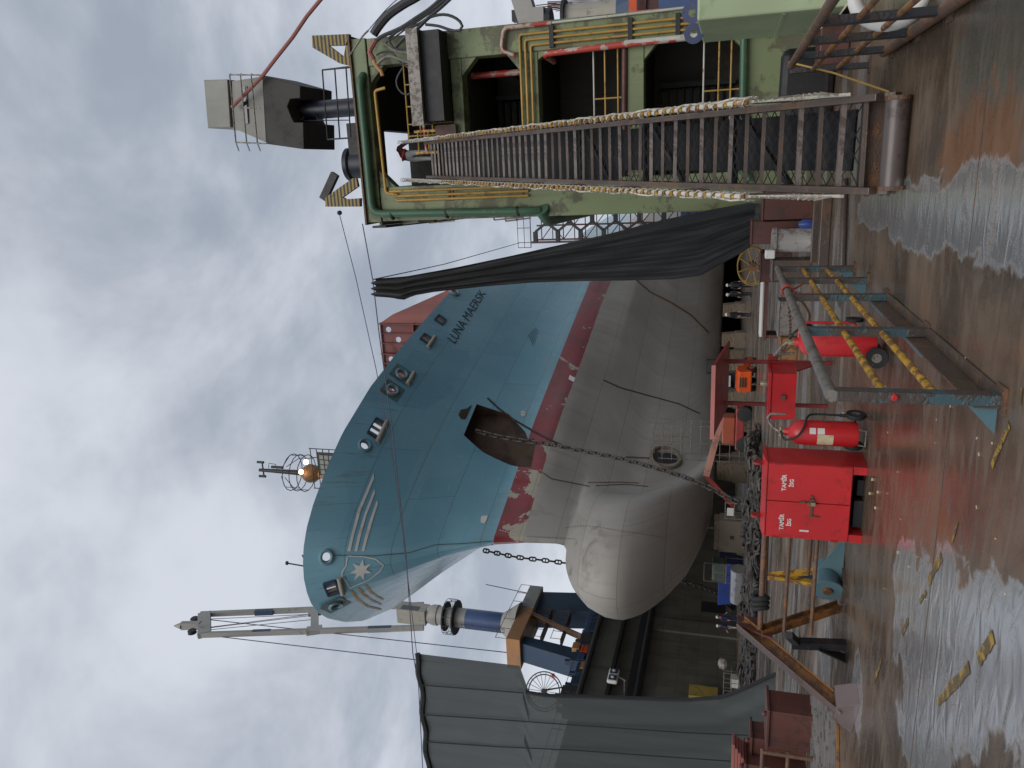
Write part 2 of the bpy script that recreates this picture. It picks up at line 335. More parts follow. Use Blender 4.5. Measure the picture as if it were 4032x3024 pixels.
def sstep(a, b, x):
    t = min(1, max(0, (x - a) / (b - a))); return t * t * (3 - 2 * t)
def ztop(Y): return 25.6 - 5.6 * sstep(70, 92, Y)
def zdeck(Y): return ztop(Y) - 2.3 + 1.2 * sstep(70, 92, Y)
YEND = 185.0
zr = [2.25, 2.32, 2.45, 2.65, 2.9, 3.2, 3.6, 4.1, 4.7, 5.3, 5.9, 6.4, 6.9, 7.4, 7.9, 8.4, 8.9, 9.3, 9.65, 9.95, 10.2, 10.4, 10.53, 10.63, 10.7, 10.76, 10.82, 10.9, 11.0, 11.15, 11.4, 11.8, 12.3, 13, 13.8, 14.7, 15.7]
zr += list(np.linspace(16.3, 23.3, 14))
NCOL = 96
def hull_rows(levels, zmap):
    rows = []; uv = []
    for zn in levels:
        y0 = ystem(zn); row = []; u = 0; ur = []; prev = None
        for i in range(NCOL):
            Y = y0 + (YEND - y0) * (i / (NCOL - 1)) ** 2.6
            z = zmap(zn, Y); b = hb(Y, z) if i else 0.0
            p = Vector((b, Y, z))
            if prev is not None: u += (p - prev).length
            prev = p; row.append(p); ur.append(u)
        rows.append(row); uv.append(ur)
    return rows, uv
def zmap_hull(zn, Y): return zn if zn <= 15.7 else 15.7 + (zn - 15.7) * (zdeck(Y) - 15.7) / 7.6
def two_sided(rows, uv):
    """port and starboard halves welded on the stem, with arc-length / height uv"""
    vs = []; fs = []; UV = []; nr = len(rows); nc = NCOL; W2 = 2 * nc - 1
    for row, ur in zip(rows, uv):
        for i in range(nc - 1, 0, -1): vs.append((XC - row[i].x, row[i].y, row[i].z)); UV.append((-ur[i], row[i].z))
        for i in range(nc): vs.append((XC + row[i].x, row[i].y, row[i].z)); UV.append((ur[i], row[i].z))
    for j in range(nr - 1):
        for i in range(W2 - 1): fs.append((j * W2 + i, j * W2 + i + 1, (j + 1) * W2 + i + 1, (j + 1) * W2 + i))
    return vs, fs, UV, W2
def hull_mat():
    m = bpy.data.materials.new('hull_paint'); m.use_nodes = True; t = NT(m.node_tree); tc = t.n('TexCoord'); oc = tc.outputs['Object']; uv = tc.outputs['UV']
    sx = t.n('SeparateXYZ', {0: oc}); z = sx.outputs[2]; y = sx.outputs[1]
    n_s = t.noise(oc, 1.6, 6, .65, .3); n_b = t.noise(oc, .16, 4, .55); n_m = t.noise(oc, .55, 6, .62, .4)
    uvs = t.n('SeparateXYZ', {0: uv})
    strk = t.noise(t.n('CombineXYZ', {0: t.math('MULTIPLY', uvs.outputs[0], 1.4), 1: t.math('MULTIPLY', uvs.outputs[1], .09), 2: 0.0}).outputs[0], 1.0, 5, .65)
    fs_ = t.noise(t.n('CombineXYZ', {0: t.math('MULTIPLY', uvs.outputs[0], 5.0), 1: t.math('MULTIPLY', uvs.outputs[1], .35), 2: 0.0}).outputs[0], 1.0, 5, .65)
    br = t.n('TexBrick', {'Vector': uv, 'Color1': (1, 1, 1, 1), 'Color2': (.90, .90, .90, 1), 'Mortar': (.6, .58, .56, 1), 'Scale': 1.0, 'Mortar Size': .022, 'Mortar Smooth': .4, 'Brick Width': 9.0, 'Row Height': 2.35, 'Bias': 0.0}, offset=.5, offset_frequency=2)
    ds = t.n('SeparateXYZ', {0: t.map(uv, (1, 1, 1), (0, 0, 0))})
    # blue topsides
    blue = t.mix(t.ss(n_b, .35, .65), (.19, .40, .50), (.235, .46, .565))
    blue = t.mix(t.math('MULTIPLY', t.ss(strk, .55, .75), .3), blue, (.19, .38, .43))
    blue = t.mix(t.math('MULTIPLY', t.math('MULTIPLY', t.ss(z, 19.0, 15.0), t.ss(n_m, .38, .62)), .5), blue, (.21, .34, .36))
    pv = t.n('TexVoronoi', {'Vector': t.map(uv, (.11, .33, 1)), 'Scale': 1.0, 'Randomness': .9}, distance='CHEBYCHEV').outputs['Color']; pvs = t.n('SeparateColor', {0: pv}).outputs[0]
    blue = t.mix(t.math('MULTIPLY', t.ss(pvs, .55, 1.0), .38), blue, (.15, .33, .42)); blue = t.mix(t.math('MULTIPLY', t.ss(pvs, .35, .0), .3), blue, (.27, .47, .55))
    scr = t.noise(t.n('CombineXYZ', {0: t.math('MULTIPLY', uvs.outputs[0], .5), 1: t.math('MULTIPLY', uvs.outputs[1], 7.0), 2: 0.0}).outputs[0], 1.0, 4, .7); blue = t.mix(t.math('MULTIPLY', t.math('MULTIPLY', t.ss(scr, .64, .70), t.ss(z, 21, 16)), .35), blue, (.07, .13, .15))
    rs = t.math('MULTIPLY', t.ss(fs_, .57, .68), t.ss(z, 19.5, 25.0)); blue = t.mix(t.math('MULTIPLY', rs, .55), blue, (.16, .11, .055))
    # boot top
    boot = t.mix(t.ss(n_m, .4, .7), (.26, .03, .038), (.17, .034, .034))
    wp = t.math('ADD', t.noise(t.map(oc, loc=(4.0, 2.5, 1.3)), .42, 5, .6, .6), t.math('MULTIPLY', t.ss(z, 15.3, 14.0), .06)); wp = t.math('ADD', wp, t.math('MULTIPLY', t.math('SUBTRACT', n_s, .5), .12))
    wp = t.math('ADD', wp, t.math('MULTIPLY', t.ss(y, 56, 46), .10))
    boot = t.mix(t.ss(wp, .665, .675), boot, (.40, .36, .28))
    # grey bottom
    grey = t.mix(t.ss(n_b, .3, .7), (.30, .275, .245), (.37, .345, .31))
    grey = t.mix(t.math('MULTIPLY', t.ss(strk, .5, .72), .4), grey, (.22, .185, .145))
    grey = t.mix(t.math('MULTIPLY', t.math('MULTIPLY', t.ss(n_m, .5, .68), t.ss(z, 6.5, 9.6)), t.math('MULTIPLY', t.ss(y, 50, 38), .75)), grey, (.095, .065, .038))
    edge = t.math('ADD', z, t.math('MULTIPLY', t.math('SUBTRACT', n_s, .5), .05))
    col = t.mix(t.ss(edge, 13.86, 13.9), grey, boot); col = t.mix(t.ss(z, 15.69, 15.71), col, blue)
    col = t.mix(1.0, col, br.outputs[0], 'MULTIPLY')
    r = t.math('ADD', t.math('ADD', .24, t.math('MULTIPLY', t.ss(z, 14.2, 13.7), .28)), t.math('MULTIPLY', t.math('SUBTRACT', n_s, .5), .25))
    bmp = t.n('Bump', {'Strength': .2, 'Distance': .02, 'Height': t.math('ADD', t.math('MULTIPLY', br.outputs[1], -1.0), t.math('MULTIPLY', n_m, .9))})
    t.n('OutputMaterial', {'Surface': t.n('BsdfPrincipled', {'Base Color': col, 'Roughness': r, 'Normal': bmp.outputs[0], 'Specular IOR Level': .5})}); return m
HULL = hull_mat()
hawse = M('rust_stained_pocket_paint', (.075, .042, .024), .8, col2=(.03, .02, .014), amt=.45, scale=.6, streak=.6, streakcol=(.09, .04, .02), bump=.2)
ship = thing('container_ship', 'blue hulled container ship with bulbous bow propped up in the dock', 'ship', (XC, 60, 2.2))
def uv_mesh(name, vs, fs, UV, mats):
    me = bpy.data.meshes.new(name); me.from_pydata(vs, [], fs)
    for m_ in mats: me.materials.append(m_)
    l = me.uv_layers.new(name='UVMap')
    for p in me.polygons:
        for li in p.loop_indices: l.data[li].uv = UV[me.loops[li].vertex_index]
    bm = bmesh.new(); bm.from_mesh(me); bmesh.ops.remove_doubles(bm, verts=bm.verts, dist=1e-5); bmesh.ops.recalc_face_normals(bm, faces=bm.faces); bm.to_mesh(me); bm.free()
    me.polygons.foreach_set('use_smooth', [True] * len(me.polygons)); me.set_sharp_from_angle(angle=radians(40))
    return me
rows, uvr = hull_rows(zr, zmap_hull)
vs, fs, UV, W2 = two_sided(rows, uvr); nr = len(rows)
# close: bottom strip, deck and transom
cl_b = []; cl_t = []
for i in range(NCOL - 1):
    a, b = NCOL - 1 - i, NCOL - 1 + i
    fs.append((a, a - 1, b + 1, b) if i else (a, a - 1, b + 1))
    o_ = (nr - 1) * W2
    fs.append((o_ + a, o_ + a - 1, o_ + b + 1, o_ + b) if i else (o_ + a, o_ + a - 1, o_ + b + 1))
for j in range(nr - 1): fs.append((j * W2, (j + 1) * W2, (j + 1) * W2 + W2 - 1, j * W2 + W2 - 1))
hull_me = uv_mesh('hull', vs, fs, UV, [HULL, hawse])
# bulwark: thin wall above the deck edge
brow, buv = [], []
for k in range(6):
    f = k / 5
    r_, u_ = hull_rows([23.3 + 2.3 * f], lambda zn, Y, f=f: zdeck(Y) + (ztop(Y) - zdeck(Y)) * f)
    brow.append(r_[0]); buv.append(u_[0])
bv, bf, bUV, W2b = two_sided(brow, buv); nb = len(brow); N0 = len(bv)
inn = []; TH = .22
cen = {}
for j in range(nb):
    for i in range(W2b):
        a = Vector(bv[j * W2b + max(i - 1, 0)]); b = Vector(bv[j * W2b + min(i + 1, W2b - 1)]); d = b - a; d.z = 0
        n_ = Vector((d.y, -d.x, 0)).normalized(); p = Vector(bv[j * W2b + i])
        inn.append(tuple(p - n_ * TH))
ifs = [tuple(N0 + q for q in reversed(f)) for f in bf]
rim = []
for i in range(W2b - 1):
    rim.append((i + 1, i, N0 + i, N0 + i + 1)); t_ = (nb - 1) * W2b; rim.append((t_ + i, t_ + i + 1, N0 + t_ + i + 1, N0 + t_ + i))
for i in (0, W2b - 1):
    for j in range(nb - 1): rim.append((j * W2b + i, (j + 1) * W2b + i, N0 + (j + 1) * W2b + i, N0 + j * W2b + i))
bul_me = uv_mesh('bulwark', bv + inn, bf + ifs + rim, bUV + bUV, [HULL, hawse])
def tobj(me): o = bpy.data.objects.new(me.name, me); COL.objects.link(o); return o
hull_o = tobj(hull_me); bul_o = tobj(bul_me)
dg = bpy.context.evaluated_depsgraph_get()
HB = BVHTree.FromObject(hull_o, dg); BB = BVHTree.FromObject(bul_o, dg)
def hit(x, y, bulwark=True):
    d = ray(x, y).normalized(); best = None
    for T in ((HB, BB) if bulwark else (HB,)):
        loc, n_, i_, dist = T.ray_cast(CAM, d)
        if loc is not None and (best is None or dist < best[2]): best = (loc, n_ if n_.dot(d) < 0 else -n_, dist)
    return best
def cut(o, cutters):
    for c in cutters:
        m = o.modifiers.new('b', 'BOOLEAN'); m.operation = 'DIFFERENCE'; m.solver = 'EXACT'; m.object = c
        try: m.material_mode = 'TRANSFER'
        except Exception: pass
    dgx = bpy.context.evaluated_depsgraph_get(); me = bpy.data.meshes.new_from_object(o.evaluated_get(dgx))
    o.modifiers.clear(); o.data = me
    for c in cutters: bpy.data.objects.remove(c)
def hullobj(pts, mat):
    bm = bmesh.new(); [bm.verts.new(p) for p in pts]; bmesh.ops.convex_hull(bm, input=bm.verts); bmesh.ops.recalc_face_normals(bm, faces=bm.faces)
    me = bpy.data.meshes.new('cutter'); bm.to_mesh(me); bm.free(); me.materials.append(mat); return tobj(me)
# anchor pocket on the port bow: deep under the lip, running out to the plating towards the boot top
def pocket(pix):
    pts = []
    for x, y, dpt in pix:
        h = hit(x, y)
        if h is None: continue
        pts += [h[0] + h[1] * 1.2, h[0] - Vector((.88, -.40, -.22)).normalized() * dpt]
    return hullobj(pts, hawse)
cut(hull_o, [pocket([(1866, 1588, 1.3), (1812, 1708, 1.7), (1900, 1782, .7), (2010, 1832, .32), (2092, 1840, .05), (2112, 1735, .04), (2000, 1630, .3)])])
for o, nm in ((hull_o, 'hull'), (bul_o, 'bulwark')):
    o.name = nm
# ---------------------------------------------------------- ship fittings
def zp(rx, ry, k): return lambda zx, zy: (rx + zx / k, ry + zy / k)
z5 = zp(1100, 1800, 2.0733); z3 = zp(1500, 900, 2.0733); z4 = zp(900, 1100, 2.0733); z6 = zp(1900, 1500, 1.659)
holes = []; fit = []
def frame_at(h):
    p, n_ = h[0], h[1]; up = Vector((0, 0, 1)); a = up.cross(n_).normalized(); return p, n_, a, n_.cross(a)
def rect_hole(px, w_, h_):
    h = hit(*px)
    if h is None: return
    p, n_, a, b = frame_at(h); pts = [p + n_ * e + a * i * w_ / 2 + b * j * h_ / 2 for e in (-1.2, .8) for i in (-1, 1) for j in (-1, 1)]
    holes.append(hullobj(pts, hawse)); fit.append(('rect', h, w_, h_))
def round_hole(px, r, plate=False):
    h = hit(*px)
    if h is None: return
    p, n_, a, b = frame_at(h); pts = [p + n_ * e + (a * cos(q * pi / 8) + b * sin(q * pi / 8)) * r for e in (-1.2, .8) for q in range(16)]
    holes.append(hullobj(pts, hawse)); fit.append(('round', h, r, plate))
for q in (z4(1728, 332), z4(1613, 488)): rect_hole(q, .95, .7)
rect_hole(z4(1208, 1218), 1.5, .7); rect_hole(z5(425, 1070), 1.0, .62)
round_hole(z4(1412, 775), .34, True); round_hole(z4(1336, 906), .34, True); round_hole(z4(1110, 1356), .3); round_hole(z3(598, 520), .34)
round_hole(z5(384, 815), .27); round_hole(z5(458, 1208), .3, True)
cut(bul_o, holes)
for o in (hull_o, bul_o):
    o.parent = ship; o.location = -ship.location
for kind, h, r, pl in fit:
    p, n_, a, b = frame_at(h); mb = MB()
    if kind == 'round':
        mb.path([p + n_ * .06 + (a * cos(q * pi / 10) * 1.18 + b * sin(q * pi / 10)) * (r + .07) for q in range(20)], .11, 8, True)
        fo = part('mooring_chock', mb, HULL, ship, True)
        if pl:
            q_ = MB(); R_ = r + .12
            ring = [(cos(i * pi / 8), sin(i * pi / 8)) for i in range(16)]
            for i in range(16):
                (c0, s0), (c1, s1) = ring[i], ring[(i + 1) % 16]; m0 = max(abs(c0), abs(s0)); m1 = max(abs(c1), abs(s1))
                q_.add([p + n_ * .03 + a * c0 * R_ + b * s0 * R_, p + n_ * .03 + a * c1 * R_ + b * s1 * R_, p + n_ * .03 + a * c1 / m1 * .82 + b * s1 / m1 * .74, p + n_ * .03 + a * c0 / m0 * .82 + b * s0 / m0 * .74], [(0, 1, 2, 3)])
            part('doubler_plate', q_, M('stained_doubler_paint', (.09, .17, .18), .5, col2=(.13, .09, .045), amt=.5, scale=1.4), ship)
    else:
        for s_ in (-1, 1):
            mb.beam(p + a * s_ * (r / 2 + .04) - b * (pl / 2 + .05) + n_ * .02, p + a * s_ * (r / 2 + .04) + b * (pl / 2 + .05) + n_ * .02, .1, .16, n_)
            mb.beam(p + b * s_ * (pl / 2 + .04) - a * (r / 2 + .0) + n_ * .02, p + b * s_ * (pl / 2 + .04) + a * (r / 2 + .0) + n_ * .02, .1, .16, n_)
        fo = part('roller_fairlead', mb, cranenavy, ship)
        ro = MB()
        for q in ((-.25, .25) if r < 1.2 else (-.45, 0, .45)): ro.tube(p + a * q * (r / 1.0) * .8 - b * pl / 2 - n_ * .05, p + a * q * (r / 1.0) * .8 + b * pl / 2 - n_ * .05, .11, 10)
        part('roller', ro, galv, fo, True)
for pa, pb in ((z4(1622, 562), z4(1682, 474)), (z4(1456, 862), z4(1512, 764)), (z4(1208, 1338), z4(1292, 1160)), (z5(487, 980), z5(517, 1112))):
    A, B = hit(*pa), hit(*pb)
    if A and B:
        m_ = (Vector(A[0]) + Vector(B[0])) / 2; hm = hit((pa[0] + pb[0]) / 2, (pa[1] + pb[1]) / 2)
        part('chafing_bar', MB().path([A[0] + A[1] * .05, hm[0] + hm[1] * .08, B[0] + B[1] * .05], .17, 10), beige, ship, True)
for q in (z5(1325, 1218), z5(1165, 1270), z5(930, 1302)):
    h = hit(*q)
    if h:
        p, n_, a, b = frame_at(h); part('mooring_chock', MB().path([p + n_ * .08 + (a * cos(i * pi / 6) * 1.3 + b * sin(i * pi / 6)) * .34 for i in range(12)], .12, 6, True), cranenavy, ship, True)
# ---------------------------------------------------------- paint marks that lie on the plating
def lay(name, tris_px, mat, cuts=3, off=.03, parent=ship, label=None):
    """polygons given in photo pixels, laid on the hull plating"""
    bm = bmesh.new()
    for poly in tris_px:
        vs_ = [bm.verts.new((x, y, 0)) for x, y in poly]; bm.faces.new(vs_)
    bmesh.ops.triangulate(bm, faces=bm.faces)
    for _ in range(cuts):
        es = [e for e in bm.edges if e.calc_length() > 7]
        if not es: break
        bmesh.ops.subdivide_edges(bm, edges=es, cuts=1); bmesh.ops.triangulate(bm, faces=[f for f in bm.faces if len(f.verts) > 3])
    dead = []
    for v in bm.verts:
        h = hit(v.co.x, v.co.y)
        if h is None: dead.append(v); continue
        v.co = h[0] + h[1] * off
    bmesh.ops.delete(bm, geom=dead, context='VERTS')
    mb = MB(); bm.verts.index_update(); mb.v = [v.co.copy() for v in bm.verts]; mb.f = [tuple(v.index for v in f.verts) for f in bm.faces]; bm.free()
    return part(name, mb, mat, parent, True, label=label)
def band(o_, i_): return [[o_[k], o_[k + 1], i_[k + 1], i_[k]] for k in range(len(o_) - 1)]
def zz(f, pts): return [f(*p) for p in pts]
emb = [([(768, 130), (640, 430), (585, 640), (555, 768)], [(771, 180), (665, 430), (608, 640), (580, 768)]),
       ([(772, 262), (690, 470), (640, 640), (612, 768)], [(780, 294), (712, 470), (665, 640), (635, 768)]),
       ([(795, 352), (735, 520), (695, 660), (670, 768)], [(804, 380), (760, 520), (720, 660), (692, 768)])]
for o_, i_ in emb: lay('bow_stripe', band(zz(z5, o_), zz(z5, i_)), stripew, 4)
for o_, i_ in (([(580, 1092), (625, 1165), (720, 1225), (835, 1250)], [(600, 1088), (650, 1155), (730, 1212), (835, 1237)]),
               ([(635, 1070), (680, 1130), (760, 1180), (835, 1208)], [(657, 1065), (705, 1120), (770, 1168), (835, 1196)]),
               ([(692, 1046), (735, 1105), (800, 1145), (850, 1168)], [(712, 1040), (758, 1095), (808, 1134), (852, 1155)])):
    lay('bow_stripe', band(zz(z5, o_), zz(z5, i_)), stripey, 4, label='rust stained orange bow stripe')
def stroke(pts, wd):
    out = []
    for a, b in zip(pts, pts[1:]):
        a, b = Vector((*a, 0)), Vector((*b, 0)); d = (b - a).normalized(); n_ = Vector((-d.y, d.x, 0)) * wd / 2; e = d * wd * .35
        out.append([tuple((a - e + n_)[:2]), tuple((b + e + n_)[:2]), tuple((b + e - n_)[:2]), tuple((a - e - n_)[:2])])
    return out
lay('emblem_shield', stroke(zz(z5, [(555, 808), (690, 812), (790, 835), (848, 883), (820, 930), (730, 1000), (575, 1066), (550, 1020), (508, 965), (511, 942), (545, 880), (555, 808)]), 4.6), stripew, 4)
tips = [(683, 830), (748, 868), (753, 942), (690, 1000), (608, 1004), (571, 943), (598, 865)]; star = []; cx, cy = 666, 925
for i, tp in enumerate(tips):
    nx = tips[(i + 1) % 7]; mx, my = (tp[0] + nx[0]) / 2, (tp[1] + nx[1]) / 2; star += [tp, (cx + (mx - cx) * .50, cy + (my - cy) * .50)]
lay('emblem_star', [zz(z5, [(cx, cy), star[i], star[(i + 1) % 14]]) for i in range(14)], stripew, 4, off=.035)
def text_mesh(txt, size=1.0, bold=.0):
    c = bpy.data.curves.new('t', 'FONT'); c.body = txt; c.size = size; c.offset = bold; c.resolution_u = 3; c.fill_mode = 'FRONT'
    o = bpy.data.objects.new('t', c); COL.objects.link(o); d_ = bpy.context.evaluated_depsgraph_get(); me = bpy.data.meshes.new_from_object(o.evaluated_get(d_))
    V_ = [v.co.copy() for v in me.vertices]; F_ = [tuple(p.vertices) for p in me.polygons]; bpy.data.objects.remove(o); return V_, F_
def hull_text(txt, b0, b1, t0, t1, mat, name):
    V_, F_ = text_mesh(txt, 1, .0); x0 = min(v.x for v in V_); x1 = max(v.x for v in V_); y0 = min(v.y for v in V_); y1 = max(v.y for v in V_)
    polys = []
    for f in F_:
        q = []
        for i in f:
            u = (V_[i].x - x0) / (x1 - x0); v = (V_[i].y - y0) / (y1 - y0)
            bx_, by_ = b0[0] + (b1[0] - b0[0]) * u, b0[1] + (b1[1] - b0[1]) * u; tx_, ty_ = t0[0] + (t1[0] - t0[0]) * u, t0[1] + (t1[1] - t0[1]) * u
            q.append((bx_ + (tx_ - bx_) * v, by_ + (ty_ - by_) * v))
        polys.append(q)
    return lay(name, polys, mat, 2, .035)
hull_text('LUNA MAERSK', (1792, 1356), (1914, 1156), (1760, 1331), (1889, 1137), navyletter, 'ship_name')
lay('thruster_mark', [zz(z3, [(1160 + 22 * cos(a + q * pi / 2 + .12), 1511 + 25 * sin(a + q * pi / 2 + .12)) for a in (0.06, .5, 1.0, 1.4)] + [z3(1160, 1511)][:0]) + [z3(1161, 1512)] for q in range(4)], stripew, 2)
lay('white_mark', [zz(z5, [(1650, 482), (1700, 478), (1690, 520), (1672, 545), (1645, 538), (1641, 510)])], stripew, 3)
lay('white_mark', [zz(z3, [(1540, 1196), (1588, 1222), (1572, 1256), (1530, 1232)])], stripew, 3)
dm = []
for i in range(7): a = z6(112 + i * 17, 973 + i * 4.5); dm.append([(a[0], a[1]), (a[0] + 5, a[1] + 1.5), (a[0] + 4.4, a[1] + 4.5), (a[0] - .6, a[1] + 3)])
lay('draught_mark', dm, stripew, 1)['kind'] = 'stuff'
dm = []
for i in range(34):
    t_ = i / 33; a = z6(545 + 620 * t_, 957 - 20 * sin(min(1, t_ * 1.8) * pi) * (1 - t_) + 62 * t_ ** 1.8)
    dm.append([a, (a[0] + 5, a[1] + .6), (a[0] + 5, a[1] + 3.4), (a[0], a[1] + 2.8)])
for i in range(18): a = z6(290 + i * 18, 1015 + i * .9); dm.append([a, (a[0] + 5, a[1]), (a[0] + 5, a[1] + 3), (a[0], a[1] + 3)])
lay('draught_mark', dm, M('faded_grey_mark', (.13, .12, .105), .6, bump=0), 1)['kind'] = 'stuff'
rustst = M('rust_stain_on_hull', (.045, .032, .02), .6, col2=(.07, .05, .03), amt=.4, scale=.9, bump=.05)
lay('rust_streak', stroke([z3(872, 1388), z3(960, 1470), z3(1080, 1560), z3(1235, 1650), z6(470, 400), z6(560, 440)], 7), rustst, 3)
lay('rust_stain', [zz(z3, [(742, 1440), (700, 1470), (650, 1480), (632, 1520), (652, 1556), (690, 1558)])], rustst, 3)
lay('weld_line', stroke([z6(790, -5), z6(900, 45), z6(1080, 95), z6(1280, 150), z6(1415, 212)], 4), rustst, 3)
lay('weld_line', stroke([(2508, 1105), (2560, 1150), (2640, 1190), (2720, 1240), (2790, 1310)], 6), M('orange_seam', (.16, .09, .04), .6, bump=0), 3)
lay('weld_line', stroke([z6(392, 600), z6(450, 640), z6(600, 670), z6(700, 690)], 3), rustst, 3)
lay('scratch', stroke([z6(690, 665), z6(900, 662), z6(1020, 668)], 2.2) + stroke([z6(740, 685), z6(930, 676), z6(1080, 690)], 2.2), rustst, 3)
lay('scratch', [q for i in range(6) for q in stroke([z3(1205 + i * 10, 870 - i * 12), z3(1245 + i * 8, 955 - i * 22)], 2)], M('black_scuff', (.03, .05, .06), .6, bump=0), 2)
lay('stem_stain', stroke([z5(430, 800), z5(760, 806), z5(1060, 780), z5(1270, 716), z5(1500, 706), z5(1735, 686)], 3), M('brown_stem_stain', (.085, .12, .115), .6, bump=0), 4)
lay('hawse_opening', [zz(z5, [(1510, 906), (1612, 872), (1690, 800), (1640, 800)]), zz(z5, [(1640, 800), (1690, 800), (1790, 705), (1740, 705)])], black, 3)
lay('thruster_tunnel_stain', stroke([z6(935, 498), z6(1110, 506)], 5), M('dark_red_stain', (.12, .06, .045), .6, bump=0), 3)
# bow thruster opening
h = hit(*z6(1195, 505))
if h:
    p, n_, a, b = frame_at(h)
    th_ = part('thruster_tunnel', MB().path([p + n_ * .06 + (a * cos(i * pi / 12) * 1.5 + b * sin(i * pi / 12) * 1.1) for i in range(24)], .16, 8, True), blockm, ship, True)
    lay('tunnel_mouth', [zz(z6, [(1190 + 82 * cos(i * pi / 8) + 20 * sin(i * pi / 8), 502 + 40 * sin(i * pi / 8)) for i in range(16)])], black, 2, .04)
# ---------------------------------------------------------- breakwater on the forecastle (red, lightening holes)
YB = 66.0; c1 = gy(1497, 1272, YB); c2 = gy(1497, 1530, YB); zt = c1.z; zd = 24.4
bw = part('breakwater', MB().bx(2 * XC - c1.x, c1.x, YB + .02, YB + .06, zd, zt - 3.55), breakred, ship)
rz0, rz1 = zt - 3.5, zt - .12
cellw = .98; x = c1.x - .14; k = 0
hol = MB()
while x > -24.5:
    x1 = x - cellw; cz = (rz0 + rz1) / 2; hz = (rz1 - rz0) / 2
    for s_ in range(1):
        zc = rz0 + (rz1 - rz0) * (.80, .52, .24)[k % 3]; xm = (x + x1) / 2; r = .27; N = 16
        ring = [(cos(i * 2 * pi / N), sin(i * 2 * pi / N)) for i in range(N)]
        def edge(c_, s2):
            tt = []
            if abs(c_) > 1e-6: tt.append(((x - xm) if c_ > 0 else (x1 - xm)) / c_)
            if abs(s2) > 1e-6: tt.append(((rz1 - zc) if s2 > 0 else (rz0 - zc)) / s2)
            q = min(v for v in tt if v > 0); return (xm + c_ * q, zc + s2 * q)
        crn = [(x, rz1), (x1, rz1), (x1, rz0), (x, rz0)]
        for i in range(N):
            (ca, sa), (cb, sb) = ring[i], ring[(i + 1) % N]; ea, eb = edge(ca, sa), edge(cb, sb)
            pts = [(xm + ca * r, zc + sa * r), ea]
            if abs(ea[0] - eb[0]) > 1e-6 and abs(ea[1] - eb[1]) > 1e-6:
                pts.append((x if abs(ea[0] - x) < 1e-6 or abs(eb[0] - x) < 1e-6 else x1, rz1 if abs(ea[1] - rz1) < 1e-6 or abs(eb[1] - rz1) < 1e-6 else rz0))
            pts += [eb, (xm + cb * r, zc + sb * r)]
            hol.add([(q[0], YB + .04, q[1]) for q in pts], [tuple(range(len(pts)))])
    x = x1; k += 1
part('holed_panel', hol, breakred, bw, off=ship.location)
stf = MB(); x = c1.x; k = 0
while x > -25:
    stf.bx(x - .03, x + .03, YB - (.55 if k % 3 == 0 else .22), YB + .02, zd, zt); x -= .98; k += 1
for zz_ in (zt, zt - 3.5, zt - 5.2): stf.bx(-25, c1.x + .06, YB - .5 if zz_ != zt else YB - .15, YB + .08, zz_ - .10, zz_)
part('stiffener', stf, breakred, bw, off=ship.location)
side = [c1, gy(1546, 1238, YB + .8), gy(1790, 1130, YB + 5.0)]
pl_ = [Vector(side[0]), Vector(side[1]), Vector(side[2]), Vector((side[2].x, side[2].y, zd)), Vector((side[1].x, side[1].y, zd)), Vector((side[0].x, side[0].y, zd))]
sp_ = MB().add(pl_, [(0, 1, 4, 5), (1, 2, 3, 4)]); so = part('side_plate', sp_, pinkprim, bw, off=ship.location); md = so.modifiers.new('s', 'SOLIDIFY'); md.thickness = .06
# ---------------------------------------------------------- foremast with lit lamps
fm = part('foremast', MB().tube((XC, 51, 23.2), (XC, 51, 34.6), .42, 14, .36), craneor, ship, True)
pz = gx(1188, 1870, XC).z
MT = MB().lathe((XC, 51, pz - .5), (0, 0, 1), [(.4, -.9), (.7, -.5), (.78, 0), (.62, .35), (.4, .6)], 12); part('lamp_platform', MT, rustor, fm, True, off=ship.location)
tipz = gx(995, 1868, XC).z
part('upper_pole', MB().tube((XC, 51, pz), (XC, 51, tipz), .24, 10, .13), black, fm, True, off=ship.location)
cg = MB()
for zz_ in (pz - .2, pz + .5, pz + 1.1): cg.path([(XC + 1.5 * cos(i * pi / 8), 51 + 1.5 * sin(i * pi / 8), zz_) for i in range(16)], .035, 5, True)
for i in range(6): cg.path([(XC + 1.5 * cos(i * pi / 3), 51 + 1.5 * sin(i * pi / 3), pz - .2), (XC + 1.5 * cos(i * pi / 3), 51 + 1.5 * sin(i * pi / 3), pz + 1.1), (XC + .5 * cos(i * pi / 3), 51 + .5 * sin(i * pi / 3), pz + 1.9)], .03, 5)
part('guard_cage', cg, black, fm, off=ship.location)
ld = MB()
for i in range(7): zz_ = pz - 1.3 - i * .55; ld.tube((XC + 1.0, 50.2, zz_), (XC + 2.5, 50.2, zz_), .035, 6); ld.tube((XC - .9, 50.2, zz_), (XC + 1.0, 50.2, zz_), .03, 6)
for x_ in (1.0, 1.75, 2.5, -.9): ld.tube((XC + x_, 50.2, pz - 1.2), (XC + x_, 50.2, pz - 5.2), .04, 6)
part('platform_railing', ld, black, fm, off=ship.location)
sg = MB()
for i in range(3):
    for j in range(4): sg.bx(XC + .5 + j * .42, XC + .84 + j * .42, 49.9, 49.98, pz - 3.4 + i * .42, pz - 3.06 + i * .42)
part('signal_panel', sg, cabgrey, fm, off=ship.location)
part('panel_frame', MB().bx(XC + .35, XC + 2.3, 50.0, 50.06, pz - 3.6, pz - 2.0), black, fm, off=ship.location)
tb = MB().tube((XC - .55, 51, tipz - .35), (XC + .7, 51, tipz - .35), .06, 6)
for q in (-.55, .7): tb.tube((XC + q, 51, tipz - .5), (XC + q, 51, tipz + .1), .11, 8)
